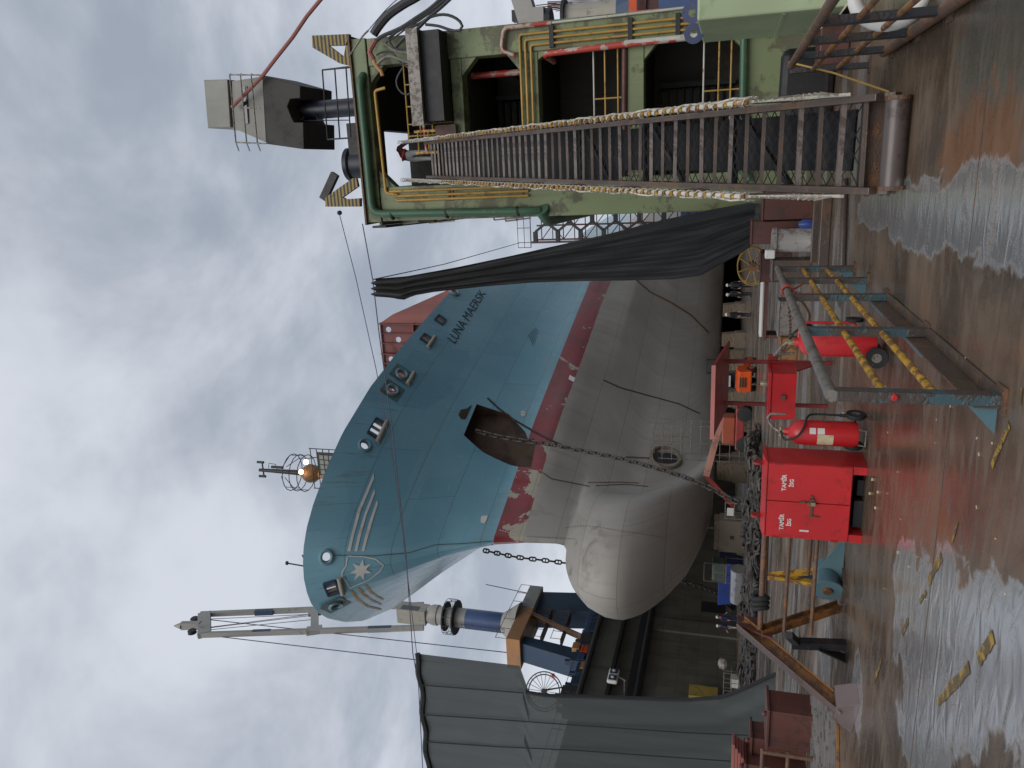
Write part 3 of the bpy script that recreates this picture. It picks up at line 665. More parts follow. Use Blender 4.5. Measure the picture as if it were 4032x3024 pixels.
tb.tube((XC + .35, 51, tipz - 2.2), (XC + .35, 51, tipz - 1.2), .12, 8); tb.path([(XC + .2, 51, tipz - 1.7), (XC + .6, 51, tipz - 1.6), (XC + .65, 51, tipz - 1.0), (XC + .2, 51, tipz - .9)], .03, 5)
part('masthead_light', tb, black, fm, off=ship.location)
lampm = emit('lit_lamp', (1.0, .72, .38), 9.0)
for px in (z4(632, 1492), z4(592, 1572)):
    c = gy(px[0], px[1], 50.0); part('deck_lamp', MB().lathe(c, (0, 0, 1), [(.02, -.2), (.16, -.12), (.2, 0), (.16, .12), (.02, .2)], 10), lampm, fm, True, off=ship.location)
part('bow_rail_staff', MB().tube(gy(1215, 2232, 37.5), gy(1128, 2217, 37.5), .05, 6).tube(gy(1190, 2185, 37.5), gy(1212, 2232, 37.5), .04, 6).tube(gy(1130, 2212, 37.5), gy(1130, 2222, 37.5), .1, 6), black, ship)
wr = MB()
for i in range(9): p0 = gy(2030 + i * 22, 985 - i * 7, 82 + i * 2); wr.tube(p0 + Vector((0, 0, -.8)), p0 + Vector((0, 0, .6)), .05, 5)
# deck gear glimpsed behind the sheer
dgear = MB().bx(-13, -10, 76, 80, 22, 25.4).bx(-12, -9.6, 82, 84, 20.5, 24.2)
part('deck_gear', dgear, brownred, ship)
# ---------------------------------------------------------- anchor chains
def link_mesh(L, Wd, r):
    mb = MB(); pts = []; hx = L / 2 - Wd / 2; R_ = Wd / 2 - r
    for i in range(14):
        a = 2 * pi * i / 14; pts.append((cos(a) * R_ + (hx if cos(a) > 0 else -hx), sin(a) * R_, 0))
    mb.path(pts, r, 6, True); mb.tube((0, -R_, 0), (0, R_, 0), r * .7, 5); return mb.mesh('link', chainm, None, True)
def vplane(P0, P1, pxs):
    d = Vector((P1.x - P0.x, P1.y - P0.y, 0)).normalized(); n_ = Vector((d.y, -d.x, 0)); out = []
    for x, y in pxs:
        r_ = ray(x, y); out.append(CAM + r_ * ((P0 - CAM).dot(n_) / r_.dot(n_)))
    return out
def resample(pts, step):
    pts = [Vector(p) for p in pts]
    # smooth
    dense = []
    for i in range(len(pts) - 1):
        p0, p1, p2, p3 = pts[max(i - 1, 0)], pts[i], pts[i + 1], pts[min(i + 2, len(pts) - 1)]
        for k in range(12):
            t = k / 12; dense.append(.5 * ((2 * p1) + (p2 - p0) * t + (2 * p0 - 5 * p1 + 4 * p2 - p3) * t * t + (3 * p1 - p0 - 3 * p2 + p3) * t ** 3))
    dense.append(pts[-1]); out = [dense[0]]; acc = 0
    for a, b in zip(dense, dense[1:]):
        L = (b - a).length; q = 0
        while acc + (L - q) >= step:
            q += step - acc; out.append(a + (b - a) * (q / L)); acc = 0
        acc += L - q
    return out
LINK = link_mesh(.66, .40, .062)
def hang_chain(name, pts, label, step=.50, scl=1.0):
    P = resample(pts, step); root = thing(name, label, 'chain', P[-1], 'anchor chains hanging from the bow')
    for i, (a, b) in enumerate(zip(P, P[1:])):
        d = (b - a).normalized(); q = d.to_track_quat('X', 'Z')
        o = share(LINK, 'link', root, (a + b) / 2 - P[-1]); o.rotation_mode = 'QUATERNION'
        from mathutils import Quaternion
        o.rotation_quaternion = q @ Quaternion((1, 0, 0), (pi / 2 if i % 2 else 0) + .25); o.scale = (scl,) * 3
P0 = hit(1880, 1706)[0] + Vector((.3, -.3, 0)); P1 = gz(2950, 2005, .1)
chA = [P0] + vplane(P0, P1, [(1960, 1718), (2060, 1735), (2171, 1751), (2274, 1772), (2412, 1799), (2563, 1838), (2684, 1875), (2774, 1911), (2822, 1934), (2882, 1967), (2925, 1988)])
hang_chain('anchor_chain', chA, 'heavy stud link anchor chain hanging from the port hawse across the grey bulb')
P0 = Vector((2 * XC - P0.x, P0.y, P0.z)); P1 = gz(2900, 2362, .1)
chB = [P0] + vplane(P0, P1, [(2030, 2193), (2130, 2205), (2225, 2217), (2460, 2250), (2690, 2291), (2760, 2310), (2830, 2336), (2892, 2360)])
hang_chain('anchor_chain', chB, 'dark anchor chain hanging behind the bulb from the starboard bow')
# ============================================================ LEFT WING WALL
wallm = bpy.data.materials.new('dull_wall_plating'); wallm.use_nodes = True
t = NT(wallm.node_tree); oc = t.n('TexCoord').outputs['Object']; sx = t.n('SeparateXYZ', {0: oc})
uvw = t.n('CombineXYZ', {0: sx.outputs[1], 1: sx.outputs[2], 2: 0.0}).outputs[0]
br = t.n('TexBrick', {'Vector': uvw, 'Color1': (1, 1, 1, 1), 'Color2': (.86, .86, .86, 1), 'Mortar': (.6, .58, .55, 1), 'Scale': 1.0, 'Mortar Size': .02, 'Brick Width': 6.0, 'Row Height': 1.6}, offset=.5)
nn = t.noise(oc, .5, 6, .6, .4); sk = t.noise(t.map(oc, (1, 1.5, .12)), 1.0, 5, .6)
cc = t.mix(t.ss(nn, .3, .7), (.115, .108, .088), (.155, .145, .118)); cc = t.mix(t.math('MULTIPLY', t.ss(sk, .5, .7), .55), cc, (.06, .05, .038)); cc = t.mix(1.0, cc, br.outputs[0], 'MULTIPLY')
t.n('OutputMaterial', {'Surface': t.n('BsdfPrincipled', {'Base Color': cc, 'Roughness': .6})})
WZ = 12.55
lw = thing('dock_wing_wall', 'long dark steel wing wall of the dock under the blue harbour crane', 'wall', (-43.5, 60, 0))
part('wall_plating', MB().bx(-46.5, -41, 20.5, 180, 0, WZ), wallm, lw)
for zz_, d, hgt in ((10.15, .55, .28), (12.3, .35, .22)): part('ledge', MB().bx(-41.02, -41 + d, 20.5, 175, zz_ - hgt, zz_), black, lw)
part('fender_bar', MB().tube((-40.75, 20.5, 7.7), (-40.75, 175, 7.7), .28, 10), black, lw, True)
part('fender_rib', MB().bx(-41.02, -40.72, 20.5, 175, 7.9, 8.55), black, lw)
for Y in (40, 61.5, 83, 105): part('pilaster', MB().bx(-41.02, -40.78, Y, Y + 1.9, 0, 7.4), wallm, lw)
a, b = gx(2768, 2368, -41), gx(2832, 2416, -41); part('doorway', MB().bx(-41.02, -40.97, min(a.y, b.y), max(a.y, b.y), 1.0, 3.2), black, lw)
tr = MB(); Y = 30
while Y < 120:
    tr.tube((-41.3, Y, WZ), (-41.3, Y, WZ + 1.1), .03, 5); Y += 2.2
for zz_ in (WZ + 1.1, WZ + .55): tr.tube((-41.3, 24, zz_), (-41.3, 120, zz_), .025, 5)
part('top_railing', tr, black, lw)
gear = [((2275, 2345), (2445, 2600)), ((2300, 2350), (2640, 2740)), ((2290, 2335), (2560, 2640))]
for i in range(9):
    Y = 50.5 + i * 1.55; hgt = .7 + .9 * random.random(); solo('deck_machinery', MB().bx(-42.6 - random.random(), -41.7, Y, Y + 1.0 + .4 * random.random(), WZ, WZ + hgt).bx(-42.4, -42.0, Y + .2, Y + .5, WZ + hgt, WZ + hgt + .5), random.choice([cranenavy, black, cabdark]), 'dark ' + ['winch box', 'machine', 'motor housing'][i % 3] + ' on the left wall top, ' + ['nearest', 'second', 'third', 'fourth', 'fifth', 'sixth', 'seventh', 'eighth', 'ninth'][i] + ' from curtain', 'machine', 'machinery along the left wall top')
yb = gx(2832, 2728, -40.2); yx = solo('yellow_cabinet', MB().bx(-40.98, -40.1, yb.y - .9, yb.y + .5, yb.z + .1, yb.z + 2.3), M('yellow_green_cabinet_paint', (.38, .27, .06), .45, col2=(.2, .2, .1), amt=.4, scale=2), 'yellow cabinet on the left wall beside the curtain', 'cabinet', bevel=.03)
# ============================================================ HARBOUR CRANE on the left wall
XCR = -43.5
ax = gx(1600 + 640 / 2.011, 2200 + 493 / 2.011, XCR); CY = ax.y; sm = (ax - CAM).dot(FW) / FPX
crane = thing('harbour_crane', 'blue and grey level luffing crane standing on the left wing wall', 'crane', (XCR, CY, WZ))
def chz(x): return gx(x, 2437 + (x - 1920) * .1, XCR).z
zc = {k: chz(1600 + v / 2.011) for k, v in dict(ptop=905, pbot=1010, cone=775, coltop=490, coltop2=380, ring=340, neck=200, house=0).items()}
def cy(y_z7, x_z7=500): return gx(1600 + x_z7 / 2.011, 2200 + y_z7 / 2.011, XCR).y
part('column', MB().tube((XCR, CY, zc['cone']), (XCR, CY, zc['coltop']), 1.0, 20), craneblue, crane, True)
part('cone', MB().lathe((XCR, CY, zc['ptop']), (0, 0, 1), [(2.2, 0), (1.0, zc['cone'] - zc['ptop'])], 20), cranegrey, crane, True)
part('column_head', MB().lathe((XCR, CY, zc['coltop']), (0, 0, 1), [(1.0, 0), (1.0, 1.2), (.9, 2.2), (.95, 3.0), (.8, 3.4), (.6, 5.2)], 18), cranegrey, crane, True)
pf = MB()
for zz_, r in ((zc['coltop'] + 1.1, 1.75), (zc['coltop'] + 2.2, 1.5)): pf.lathe((XCR, CY, zz_), (0, 0, 1), [(.9, 0), (r, 0), (r, .12), (.9, .12)], 16)
part('head_platform', pf, black, crane)
pr_ = MB()
for i in range(12):
    a = i * pi / 6; p = Vector((XCR + 1.75 * cos(a), CY + 1.75 * sin(a), zc['coltop'] + 1.2)); pr_.tube(p, p + Vector((0, 0, 1.0)), .03, 5)
for q in (.5, 1.0): pr_.path([(XCR + 1.75 * cos(i * pi / 12), CY + 1.75 * sin(i * pi / 12), zc['coltop'] + 1.2 + q) for i in range(24)], .025, 5, True)
part('head_railing', pr_, black, crane)
lad = MB(); lx = CY - 1.35
for s_ in (-.2, .2): lad.tube((XCR + s_, lx, zc['ptop']), (XCR + s_, lx, zc['coltop'] + 1), .03, 5)
k = zc['ptop']
while k < zc['coltop'] + 1: lad.tube((XCR - .2, lx, k), (XCR + .2, lx, k), .02, 4); k += .4
part('ladder', lad, black, crane)
yl, yr = cy(770, 950), cy(315, 950)
part('portal_beam', MB().bx(XCR - 1.6, XCR + 1.6, yl, CY + .8, zc['pbot'], zc['ptop']), craneor, crane, bevel=.05)
part('portal_beam_end', MB().bx(XCR - 1.65, XCR + 1.65, CY + .8, yr, zc['pbot'], zc['ptop'] + .05), cranegrey, crane, bevel=.05)
part('leg', MB().prism([(XCR - 1.0, CY + 1.3, zc['pbot']), (XCR - 1.0, yr, zc['pbot']), (XCR - 1.0, yr + .8, WZ + 1.2), (XCR - 1.0, CY + 2.2, WZ + 1.2)], (2.0, 0, 0)), cranenavy, crane)
part('leg', MB().prism([(XCR - 1.0, yl + .4, zc['pbot']), (XCR - 1.0, yl + 1.6, zc['pbot']), (XCR - 1.0, yl + .6, WZ + 1.2), (XCR - 1.0, yl - 1.0, WZ + 1.2)], (2.0, 0, 0)), cranenavy, crane)
part('sill_beam', MB().bx(XCR - 1.5, XCR + 1.7, yl - 1.8, yr + 1.2, WZ + .45, WZ + 1.2), craneblue, crane, bevel=.05)
for zq in (.35, .7):
    zz_ = WZ + 1.2 + (zc['pbot'] - WZ - 1.2) * zq; part('landing', MB().bx(XCR + .2, XCR + 1.2, yl + 1.4, CY + 1.6, zz_, zz_ + .08), rusty, crane)
    lrl = MB()
    for k in range(5): yy = yl + 1.5 + (CY - yl) * k / 4; lrl.tube((XCR + 1.2, yy, zz_), (XCR + 1.2, yy, zz_ + 1.0), .03, 5)
    lrl.tube((XCR + 1.2, yl + 1.4, zz_ + 1.0), (XCR + 1.2, CY + 1.6, zz_ + 1.0), .03, 5); part('landing_rail', lrl, rusty, crane)
bmr = MB()
for k in range(7): yy = yl + (yr - yl) * k / 6; bmr.tube((XCR + 1.6, yy, zc['ptop']), (XCR + 1.6, yy, zc['ptop'] + 1.0), .03, 5)
bmr.tube((XCR + 1.6, yl, zc['ptop'] + 1.0), (XCR + 1.6, yr, zc['ptop'] + 1.0), .03, 5); part('beam_railing', bmr, rusty, crane)
part('inner_stair', MB().beam((XCR + 1.3, yl + 2.0, WZ + 1.2), (XCR + 1.3, CY, zc['pbot']), .7, .1).tube((XCR + 1.6, yl + 2, WZ + 2.2), (XCR + 1.6, CY, zc['pbot'] + .6), .04, 5), rusty, crane)
hs = MB(); za, zb = chz(1690), chz(1600)
hs.bx(XCR - .8, XCR + .8, CY - 1.0, CY + .6, za, zb + .6); part('machine_house', hs, beige, crane, bevel=.05)
part('house_window', MB().bx(XCR + .8, XCR + .83, CY - .8, CY - .1, za + .8, zb + .2), glass, crane)
part('turntable', MB().lathe((XCR, CY, za - 1.4), (0, 0, 1), [(.7, 0), (1.05, .3), (1.05, .8), (.85, 1.4)], 16), cranegrey, crane, True)
z8 = zp(600, 2200, 2.011)
def bp(zx, zy): return gx(*z8(zx, zy), XCR + .2)
L1 = (bp(380, 440), bp(2150, 365)); L2 = (bp(360, 603), bp(2150, 545))
for i, (p_, q_) in enumerate((L1, L2)):
    lg = part('boom_leg', MB().beam(q_, p_, .42, .5, (1, 0, 0)), cranegrey, crane, bevel=.03)
    for u0, u1 in (((813, 427), (958, 421)), ((1300, 400), (1400, 396))) if i == 0 else (((793, 587), (938, 582)), ((1708, 559), (1893, 553))):
        c0, c1_ = bp(*u0), bp(*u1); part('blue_band', MB().beam(c0, c1_, .43, .51, (1, 0, 0)), cranenavy, lg, off=crane.location)
hd = MB().beam(bp(412, 440), bp(412, 605), .6, 1.25, (0, 0, 1)); part('boom_head', hd, cranegrey, crane, bevel=.03)
part('boom_tip', MB().beam(bp(380, 527), bp(230, 530), .5, .75, (1, 0, 0)).lathe(bp(230, 530), bp(185, 531) - bp(230, 530), [(.38, 0), (.05, .8)], 8), cranegrey, crane)
for c_ in ((335, 480), (315, 577)):
    c0 = bp(*c_); part('sheave', MB().lathe(c0 - Vector((.2, 0, 0)), (1, 0, 0), [(.35, 0), (.45, .05), (.35, .15), (.45, .3), (.35, .4)], 14), black, crane, True)
part('cross_tie', MB().beam(bp(1285, 400), bp(1285, 585), .45, .75, (0, 0, 1)).beam(bp(1290, 400), bp(1285, 440), .46, 1.3, (0, 0, 1)).beam(bp(1285, 545), bp(1280, 588), .46, 1.5, (0, 0, 1)), cranegrey, crane)
bwm = MB()
for a_, b_ in (((440, 478), (1250, 440)), ((430, 550), (1250, 450)), ((430, 565), (1260, 482)), ((440, 482), (1250, 568)), ((430, 545), (1250, 440))): bwm.tube(bp(*a_), bp(*b_), .035, 5)
part('hoist_rope', bwm, wire, crane, kind='stuff')
for a_, b_ in (((819, 2439), (2050, 2575)), ((858, 2506), (1760, 2612)), ((1913, 2301), (2215, 2364))):
    part('stay_rope', MB().tube(gx(*a_, XCR), gx(*b_, XCR), .05, 5), wire, crane)
# cable reel beside the crane
rc = gx(2142, 2722, -42.4); rr = 1.55
reel = thing('cable_reel', 'tall spoked cable reel wheel half hidden behind the left curtain', 'cable reel', (rc.x, rc.y, WZ))
vd = Vector((rc.x, rc.y, 0)).normalized(); sd_ = Vector((-vd.y, vd.x, 0))
def rp(a, r, o=0): return rc + (sd_ * cos(a) + Vector((0, 0, 1)) * sin(a)) * r + vd * o
for r in (rr, rr * .86): part('rim', MB().path([rp(i * pi / 20, r) for i in range(40)], .05, 6, True), black, reel, True)
for i in range(20): part('spoke', MB().tube(rp(i * pi / 10, .15), rp(i * pi / 10, rr), .022, 5), black, reel)
part('hub', MB().lathe(rc - vd * .2, vd, [(.22, 0), (.22, .4)], 10), black, reel)
part('stand', MB().beam(rc - sd_ * .1, Vector((rc.x, rc.y, WZ)) - sd_ * .9, .12, .12).beam(rc + sd_ * .1, Vector((rc.x, rc.y, WZ)) + sd_ * .9, .12, .12), black, reel)
for i, a in enumerate((1.2, 3.6, 5.2)): p = rp(a, rr * .93); part('rim_bracket', MB().box(p, (.3, .3, .22)), orange, reel)
for i, (px, py) in enumerate(((2268, 2548), (2300, 2560), (2300, 2625), (2285, 2590))):
    p = gx(px, py, -41.8); solo('orange_box', MB().bx(-42.1, -41.6, p.y - .45, p.y + .45, p.z - .35, p.z + .3).bx(-42.0, -41.7, p.y - .1, p.y + .1, WZ, p.z - .35), [craneor, orange, craneor, craneblue][i], ['pale orange control box on a post at the crane foot', 'orange switch box on a post by the crane leg', 'rusty orange box on a post nearest the curtain', 'small blue box on a post between the orange boxes'][i], 'control box')
# floodlight hanging before the wall
fl = gx(2415, 2662, -39.6); ft = thing('floodlight', 'white twin floodlight unit mounted out from the dark left wall', 'floodlight', fl)
part('housing', MB().box(fl, (.35, 1.7, .85)), whitep, ft, bevel=.15)
for s_ in (-.42, .42):
    part('lamp_face', MB().box(fl + Vector((.19, s_, 0)), (.06, .62, .62)), cranenavy, ft, bevel=.03)
    part('lens', MB().lathe(fl + Vector((.2, s_, 0)), (1, 0, 0), [(.13, 0), (.16, .05), (.05, .1)], 14), whitep, ft, True)
part('bracket', MB().beam(fl + Vector((0, 0, -.4)), fl + Vector((-.2, -.15, -1.0)), .12, .12).beam(fl + Vector((-.2, -.15, -.9)), Vector((-41, fl.y - .2, fl.z - .9)), .1, .1), galv, ft)
# ============================================================ CURTAINS AND WIRES across the dock end
def cloth_mat(name, col, trans, streak):
    m = bpy.data.materials.new(name); m.use_nodes = True; t = NT(m.node_tree); oc = t.n('TexCoord').outputs['Object']
    n_ = t.noise(t.map(oc, (3, 1, .25)), 1.0, 5, .6); f_ = t.noise(oc, 60, 2)
    c = t.mix(t.ss(n_, .35, .7), col, tuple(q * streak for q in col)); b = t.n('Bump', {'Strength': .3, 'Distance': .02, 'Height': t.math('ADD', n_, t.math('MULTIPLY', f_, .2))})
    pb = t.n('BsdfPrincipled', {'Base Color': c, 'Roughness': .75, 'Sheen Weight': .06, 'Normal': b.outputs[0]})
    if trans:
        ms = t.n('MixShader', {0: trans, 1: pb.outputs[0], 2: t.n('BsdfTransparent', {'Color': (1, 1, 1, 1)}).outputs[0]}); t.n('OutputMaterial', {'Surface': ms})
    else: t.n('OutputMaterial', {'Surface': pb})
    return m
netm = cloth_mat('dark_mesh_net', (.042, .050, .049), .04, 1.2); blackcloth = cloth_mat('black_tarpaulin', (.009, .0095, .0105), 0, 1.9)
YCU = 19.6
lc = thing('dock_curtain', 'dark grey mesh curtain hung from a wire across the left dock end', 'curtain', gy(3080, 2900, YCU))
XS = [1640, 1700, 1800, 1900, 2000, 2060, 2066, 2150, 2300, 2500, 2700, 2850, 2950, 3030, 3085]
ER = [2572, 2580, 2592, 2604, 2616, 2623, 2722, 2736, 2740, 2747, 2754, 2742, 2700, 2662, 2640]
g = []
def topx(y): return float(np.interp(y, [2570, 2700, 2850, 3024, 3900], [1628, 1648, 1658, 1676, 1720])) + 5 * sin(y * .042)
NU = 70
for j in range(61):
    v = j / 60; row = []
    for i in range(NU):
        u = (i / (NU - 1)) ** 1.15
        xm = 1640 + (3080 - 1640) * v; e = float(np.interp(xm, XS, ER)); y = e + (3950 - e) * u
        tx = topx(y); bx_ = float(np.interp(y, [2640, 2760, 3024, 3950], [3085, 3078, 3070, 3085])); x = tx + (bx_ - tx) * v
        fold = .04 * sin(u * 41 + 1.5 * v) * (.3 + v) + .02 * sin(u * 97 + 4 * v) + .5 * v * v * (1 - u) ** 4
        p = gy(x, y, YCU + fold); p.z = max(p.z, .02); row.append(p)
    g.append(row)
part('net', MB().grid(g), netm, lc, True)
for pts in ([(1655, 2697), (1850, 2712), (2060, 2728)], [(1668, 2814), (1960, 2833), (2250, 2854), (2700, 2885), (3050, 2900)], [(1680, 2921), (1960, 2940), (2250, 2953), (2700, 2985), (3060, 3010)]):
    part('seam', MB().path([gy(x, y, YCU - .10) for x, y in pts], .02, 5), blackcloth, lc)
part('hem', MB().path([gy(topx(y) + 12, y, YCU - .03) for y in range(2575, 3950, 25)], .09, 6), blackcloth, lc, True)
hm = MB().path([gy(float(x) + 0, float(np.interp(x, XS, ER)) + 2, YCU - .03 + .5 * ((x - 1640) / 1440) ** 2) for x in list(range(2070, 3080, 40))], .06, 5); part('hem', hm, blackcloth, lc, True)
# right: bundled tarpaulin swept towards the tower foot
rcu = thing('tarpaulin_bundle', 'black tarpaulin gathered and tied back beside the green tower', 'tarpaulin', gy(3030, 860, 19.2))
UX = [1470, 1600, 1800, 2000, 2200, 2400, 2600, 2800, 2950, 3040]; UY = [1098, 1088, 1052, 1010, 965, 920, 868, 825, 798, 808]
LX = [1470, 1530, 1580, 1620, 1700, 1900, 2100, 2300, 2500, 2650, 2760, 2830, 2930, 3040]; LY = [1168, 1172, 1182, 1164, 1150, 1128, 1112, 1107, 1104, 1100, 1085, 1045, 990, 900]
g = []
for j in range(70):
    x = 1470 + (3040 - 1470) * j / 69; a = float(np.interp(x, UX, UY)); b = float(np.interp(x, LX, LY)); v = j / 69; row = []
    for i in range(60):
        u = i / 59; y = a + (b - a) * u
        dd = .10 * sin(u * 22 + 2.5 * v) * (1.2 - .4 * v) * (1 - .75 * u * v) + .06 * sin(u * 47 - 3 * v) * (1 - .6 * v) + .03 * sin(u * 13 + v * 30) - .35 * sin(pi * min(1, u * 1.6)) * v * (1 - u)
        row.append(gy(x + 10 * sin(u * 20) * (1 - v), y, 19.45 + dd))
    g.append(row)
part('cloth', MB().grid(g), blackcloth, rcu, True)
random.seed(3)
kn = MB(); kc = gy(3030, 845, 18.9)
for i in range(14): kn.lathe(kc + Vector((random.uniform(-.25, .25), random.uniform(-.15, .15), random.uniform(-.3, .25))), (random.uniform(-1, 1), random.uniform(-1, 1), random.uniform(-1, 1)), [(.02, -.16), (.12, -.1), (.16, 0), (.11, .1), (.02, .15)], 9)
part('tied_knot', kn, blackcloth, rcu, True, kind='stuff')
for nm, pts, r, lb in (('span_wire', [(1335, 838), (1400, 1090), (1480, 1450), (1560, 1890), (1612, 2330), (1640, 2570)], .012, 'thin steel wire slung from the striped bracket across the bow'),
                   ('span_wire', [(1427, 881), (1468, 1105), (1492, 1310), (1545, 1700), (1598, 2180), (1625, 2570), (1648, 2700), (1664, 3024), (1690, 3900)], .016, 'main curtain wire running from the tower corner across the dock')):
    solo(nm, MB().path([gy(x, y, 19.55) for x, y in pts], r, 5), wire, lb, 'wire')
solo('span_wire', MB().path([gy(1470, 1100, 19.5), gy(1750, 1040, 30), gy(2050, 955, 45)], .018, 5), wire, 'pinkish wire from the tarpaulin top to the lattice tower', 'wire')
solo('wire_weight', MB().lathe(gy(1337, 838, 19.55), (0, 0, 1), [(.01, -.07), (.05, -.05), (.07, 0), (.05, .05), (.01, .07)], 10), black, 'small round weight on the upper wire below the striped bracket', 'weight', smooth=True)
# ============================================================ LATTICE ACCESS TOWER beyond the curtain
YL = 45.0; xa, xb = gy(2300, 950, YL).x, gy(2300, 832, YL).x
lt = thing('lattice_tower', 'dark steel lattice tower with zigzag bracing beside the ship', 'lattice tower', ((xa + xb) / 2, YL, 0))
ztp = gy(2088, 890, YL).z
for X in (xa, xb): part('chord', MB().bx(X - .06, X + .06, YL - .06, YL + .06, 0, ztp), brownred, lt)
bay = 1.37; zz_ = ztp - .3; k = 0
while zz_ > 3:
    ml, mr = xa + (xb - xa) * .36, xa + (xb - xa) * .66
    part('stub_beam', MB().bx(xa, ml, YL - .12, YL + .12, zz_ - .12, zz_ + .12), black, lt)
    part('stub_beam', MB().bx(mr, xb, YL - .12, YL + .12, zz_ - .7 - .12, zz_ - .7 + .12), black, lt)
    part('diagonal', MB().beam((ml, YL, zz_), (mr, YL, zz_ - .7), .14, .14).beam((mr, YL, zz_ - .7), (ml, YL, zz_ - bay), .14, .14), black, lt)
    part('tie_rod', MB().tube((xa, YL + 1.6, zz_), (xb, YL + 1.6, zz_ - bay), .03, 5).tube((xb, YL + 1.6, zz_), (xa, YL + 1.6, zz_ - bay), .03, 5).tube((xa, YL + 1.6, zz_), (xb, YL + 1.6, zz_), .035, 5).tube((xa, YL + 1.6, zz_ - .7), (xb, YL + 1.6, zz_ - .7), .03, 5), brownred, lt)
    zz_ -= bay; k += 1
for X in (xa, xb, (xa + xb) / 2): part('rear_chord', MB().tube((X, YL + 1.6, 0), (X, YL + 1.6, ztp), .05, 6), brownred, lt)
tp = MB()
for X in (xa - .3, xa, (xa + xb) / 2, xb): tp.tube((X, YL, ztp), (X, YL, ztp + .8), .02, 5)
for q in (.4, .8): tp.tube((xa - .3, YL, ztp + q), (xb, YL, ztp + q), .018, 5)
tp.tube((xa - .3, YL, ztp), (xb, YL, ztp), .03, 5); part('top_guard', tp, black, lt)
# blue clad shed and pipe far beyond at the wall foot
p = gy(2720, 815, 60); solo('blue_shed', MB().bx(p.x - 1.2, p.x + 1.6, 60, 64, 0, gy(2680, 815, 60).z), bluebox, 'bright blue clad shed behind the black tarpaulin', 'shed')
# ============================================================ GREEN END TOWER of the right wing wall
YT = 20.0; XL, XR = -1.22, 3.5; ZT = 11.45
stripes = bpy.data.materials.new('hazard_stripe_paint'); stripes.use_nodes = True
t = NT(stripes.node_tree); oz = t.n('SeparateXYZ', {0: t.n('TexCoord').outputs['Object']}).outputs[2]
msk = t.math('GREATER_THAN', t.math('FRACT', t.math('MULTIPLY', oz, 9.0)), .5); nz = t.noise(t.n('TexCoord').outputs['Object'], 8, 4)
t.n('OutputMaterial', {'Surface': t.n('BsdfPrincipled', {'Base Color': t.mix(t.math('MULTIPLY', msk, t.ss(nz, .25, .4)), (.02, .018, .014), (.30, .21, .05)), 'Roughness': .55})})
tw = thing('dock_end_tower', 'green framed end tower of the right wing wall with open bays', 'tower', (1.1, YT, 0))
def tp_(name, mb, mat, **k): return part(name, mb, mat, tw, **k)
tp_('column', MB().bx(XL, -.30, YT, YT + .5, 0, ZT - .45), green, bevel=.02)
tp_('column', MB().bx(2.82, XR, YT, YT + .5, 0, ZT - .45), green, bevel=.02)
tp_('top_beam', MB().bx(XL - .02, XR + .02, YT - .02, YT + .5, ZT - .42, ZT), green, bevel=.02)
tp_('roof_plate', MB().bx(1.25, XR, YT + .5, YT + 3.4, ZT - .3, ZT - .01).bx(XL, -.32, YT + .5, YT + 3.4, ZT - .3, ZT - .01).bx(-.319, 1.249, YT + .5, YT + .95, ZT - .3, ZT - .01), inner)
tp_('cap_plate', MB().bx(XL - .08, XR + .1, YT - .1, YT + .96, ZT, ZT + .05).bx(1.25, XR + .1, YT + .961, YT + 3.5, ZT, ZT + .05), rusty)
tp_('cross_beam', MB().bx(-.30, 2.82, YT + .03, YT + .45, 8.42, 8.72), green, bevel=.015)
tp_('cross_beam', MB().bx(-.30, 2.82, YT + .03, YT + .45, 6.40, 6.86), green, bevel=.015)
tp_('cross_beam', MB().bx(-.30, 2.82, YT + .03, YT + .45, 3.76, 4.16), green, bevel=.015)
tp_('sill_panel', MB().bx(-.30, 2.82, YT + .04, YT + .42, 0, 1.45), green, bevel=.015)
def gus(x, z, sx_, sz_): return MB().prism([(x, YT + .06, z), (x + sx_, YT + .06, z), (x, YT + .06, z + sz_)], (0, .3, 0))
for x, z, a, b in ((-.30, 11.0, .45, -.45), (2.82, 11.0, -.4, -.4), (2.82, 8.42, -.42, -.4), (-.3, 8.42, .3, -.3), (2.82, 6.86, -.42, .35), (2.82, 3.76, -.4, -.35), (2.82, 1.45, -.35, .35), (2.82, 6.40, -.2, -.3)): tp_('gusset', gus(x, z, a, b), green)
# inside: floors, bulkheads, ribs
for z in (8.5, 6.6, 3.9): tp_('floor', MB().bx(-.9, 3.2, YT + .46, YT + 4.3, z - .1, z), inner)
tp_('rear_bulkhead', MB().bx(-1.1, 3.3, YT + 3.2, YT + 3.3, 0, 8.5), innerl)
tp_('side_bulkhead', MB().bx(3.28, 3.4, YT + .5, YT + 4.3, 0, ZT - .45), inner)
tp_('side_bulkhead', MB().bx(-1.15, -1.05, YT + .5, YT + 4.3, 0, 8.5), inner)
tp_('top_bay_dark_back', MB().bx(1.25, 3.28, YT + 3.0, YT + 3.1, 8.6, 11), inner)
tp_('top_bay_dark_back', MB().bx(-1.1, 1.25, YT + 3.0, YT + 3.1, 8.6, 11.3), inner)  # dark sheet raised to black out the bay behind the landing
tp_('pale_panel', MB().bx(1.9, 2.6, YT + 2.9, YT + 2.98, 9.9, 10.4), innerl)  # plain panel in the paler bulkhead paint
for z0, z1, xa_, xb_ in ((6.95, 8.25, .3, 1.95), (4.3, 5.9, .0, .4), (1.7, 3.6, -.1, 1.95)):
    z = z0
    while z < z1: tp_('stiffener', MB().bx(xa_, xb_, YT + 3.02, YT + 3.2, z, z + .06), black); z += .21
for z0, z1 in ((6.9, 8.3), (1.6, 3.6)): tp_('web_frame', MB().bx(1.95, 2.08, YT + 2.6, YT + 3.2, z0, z1), black)
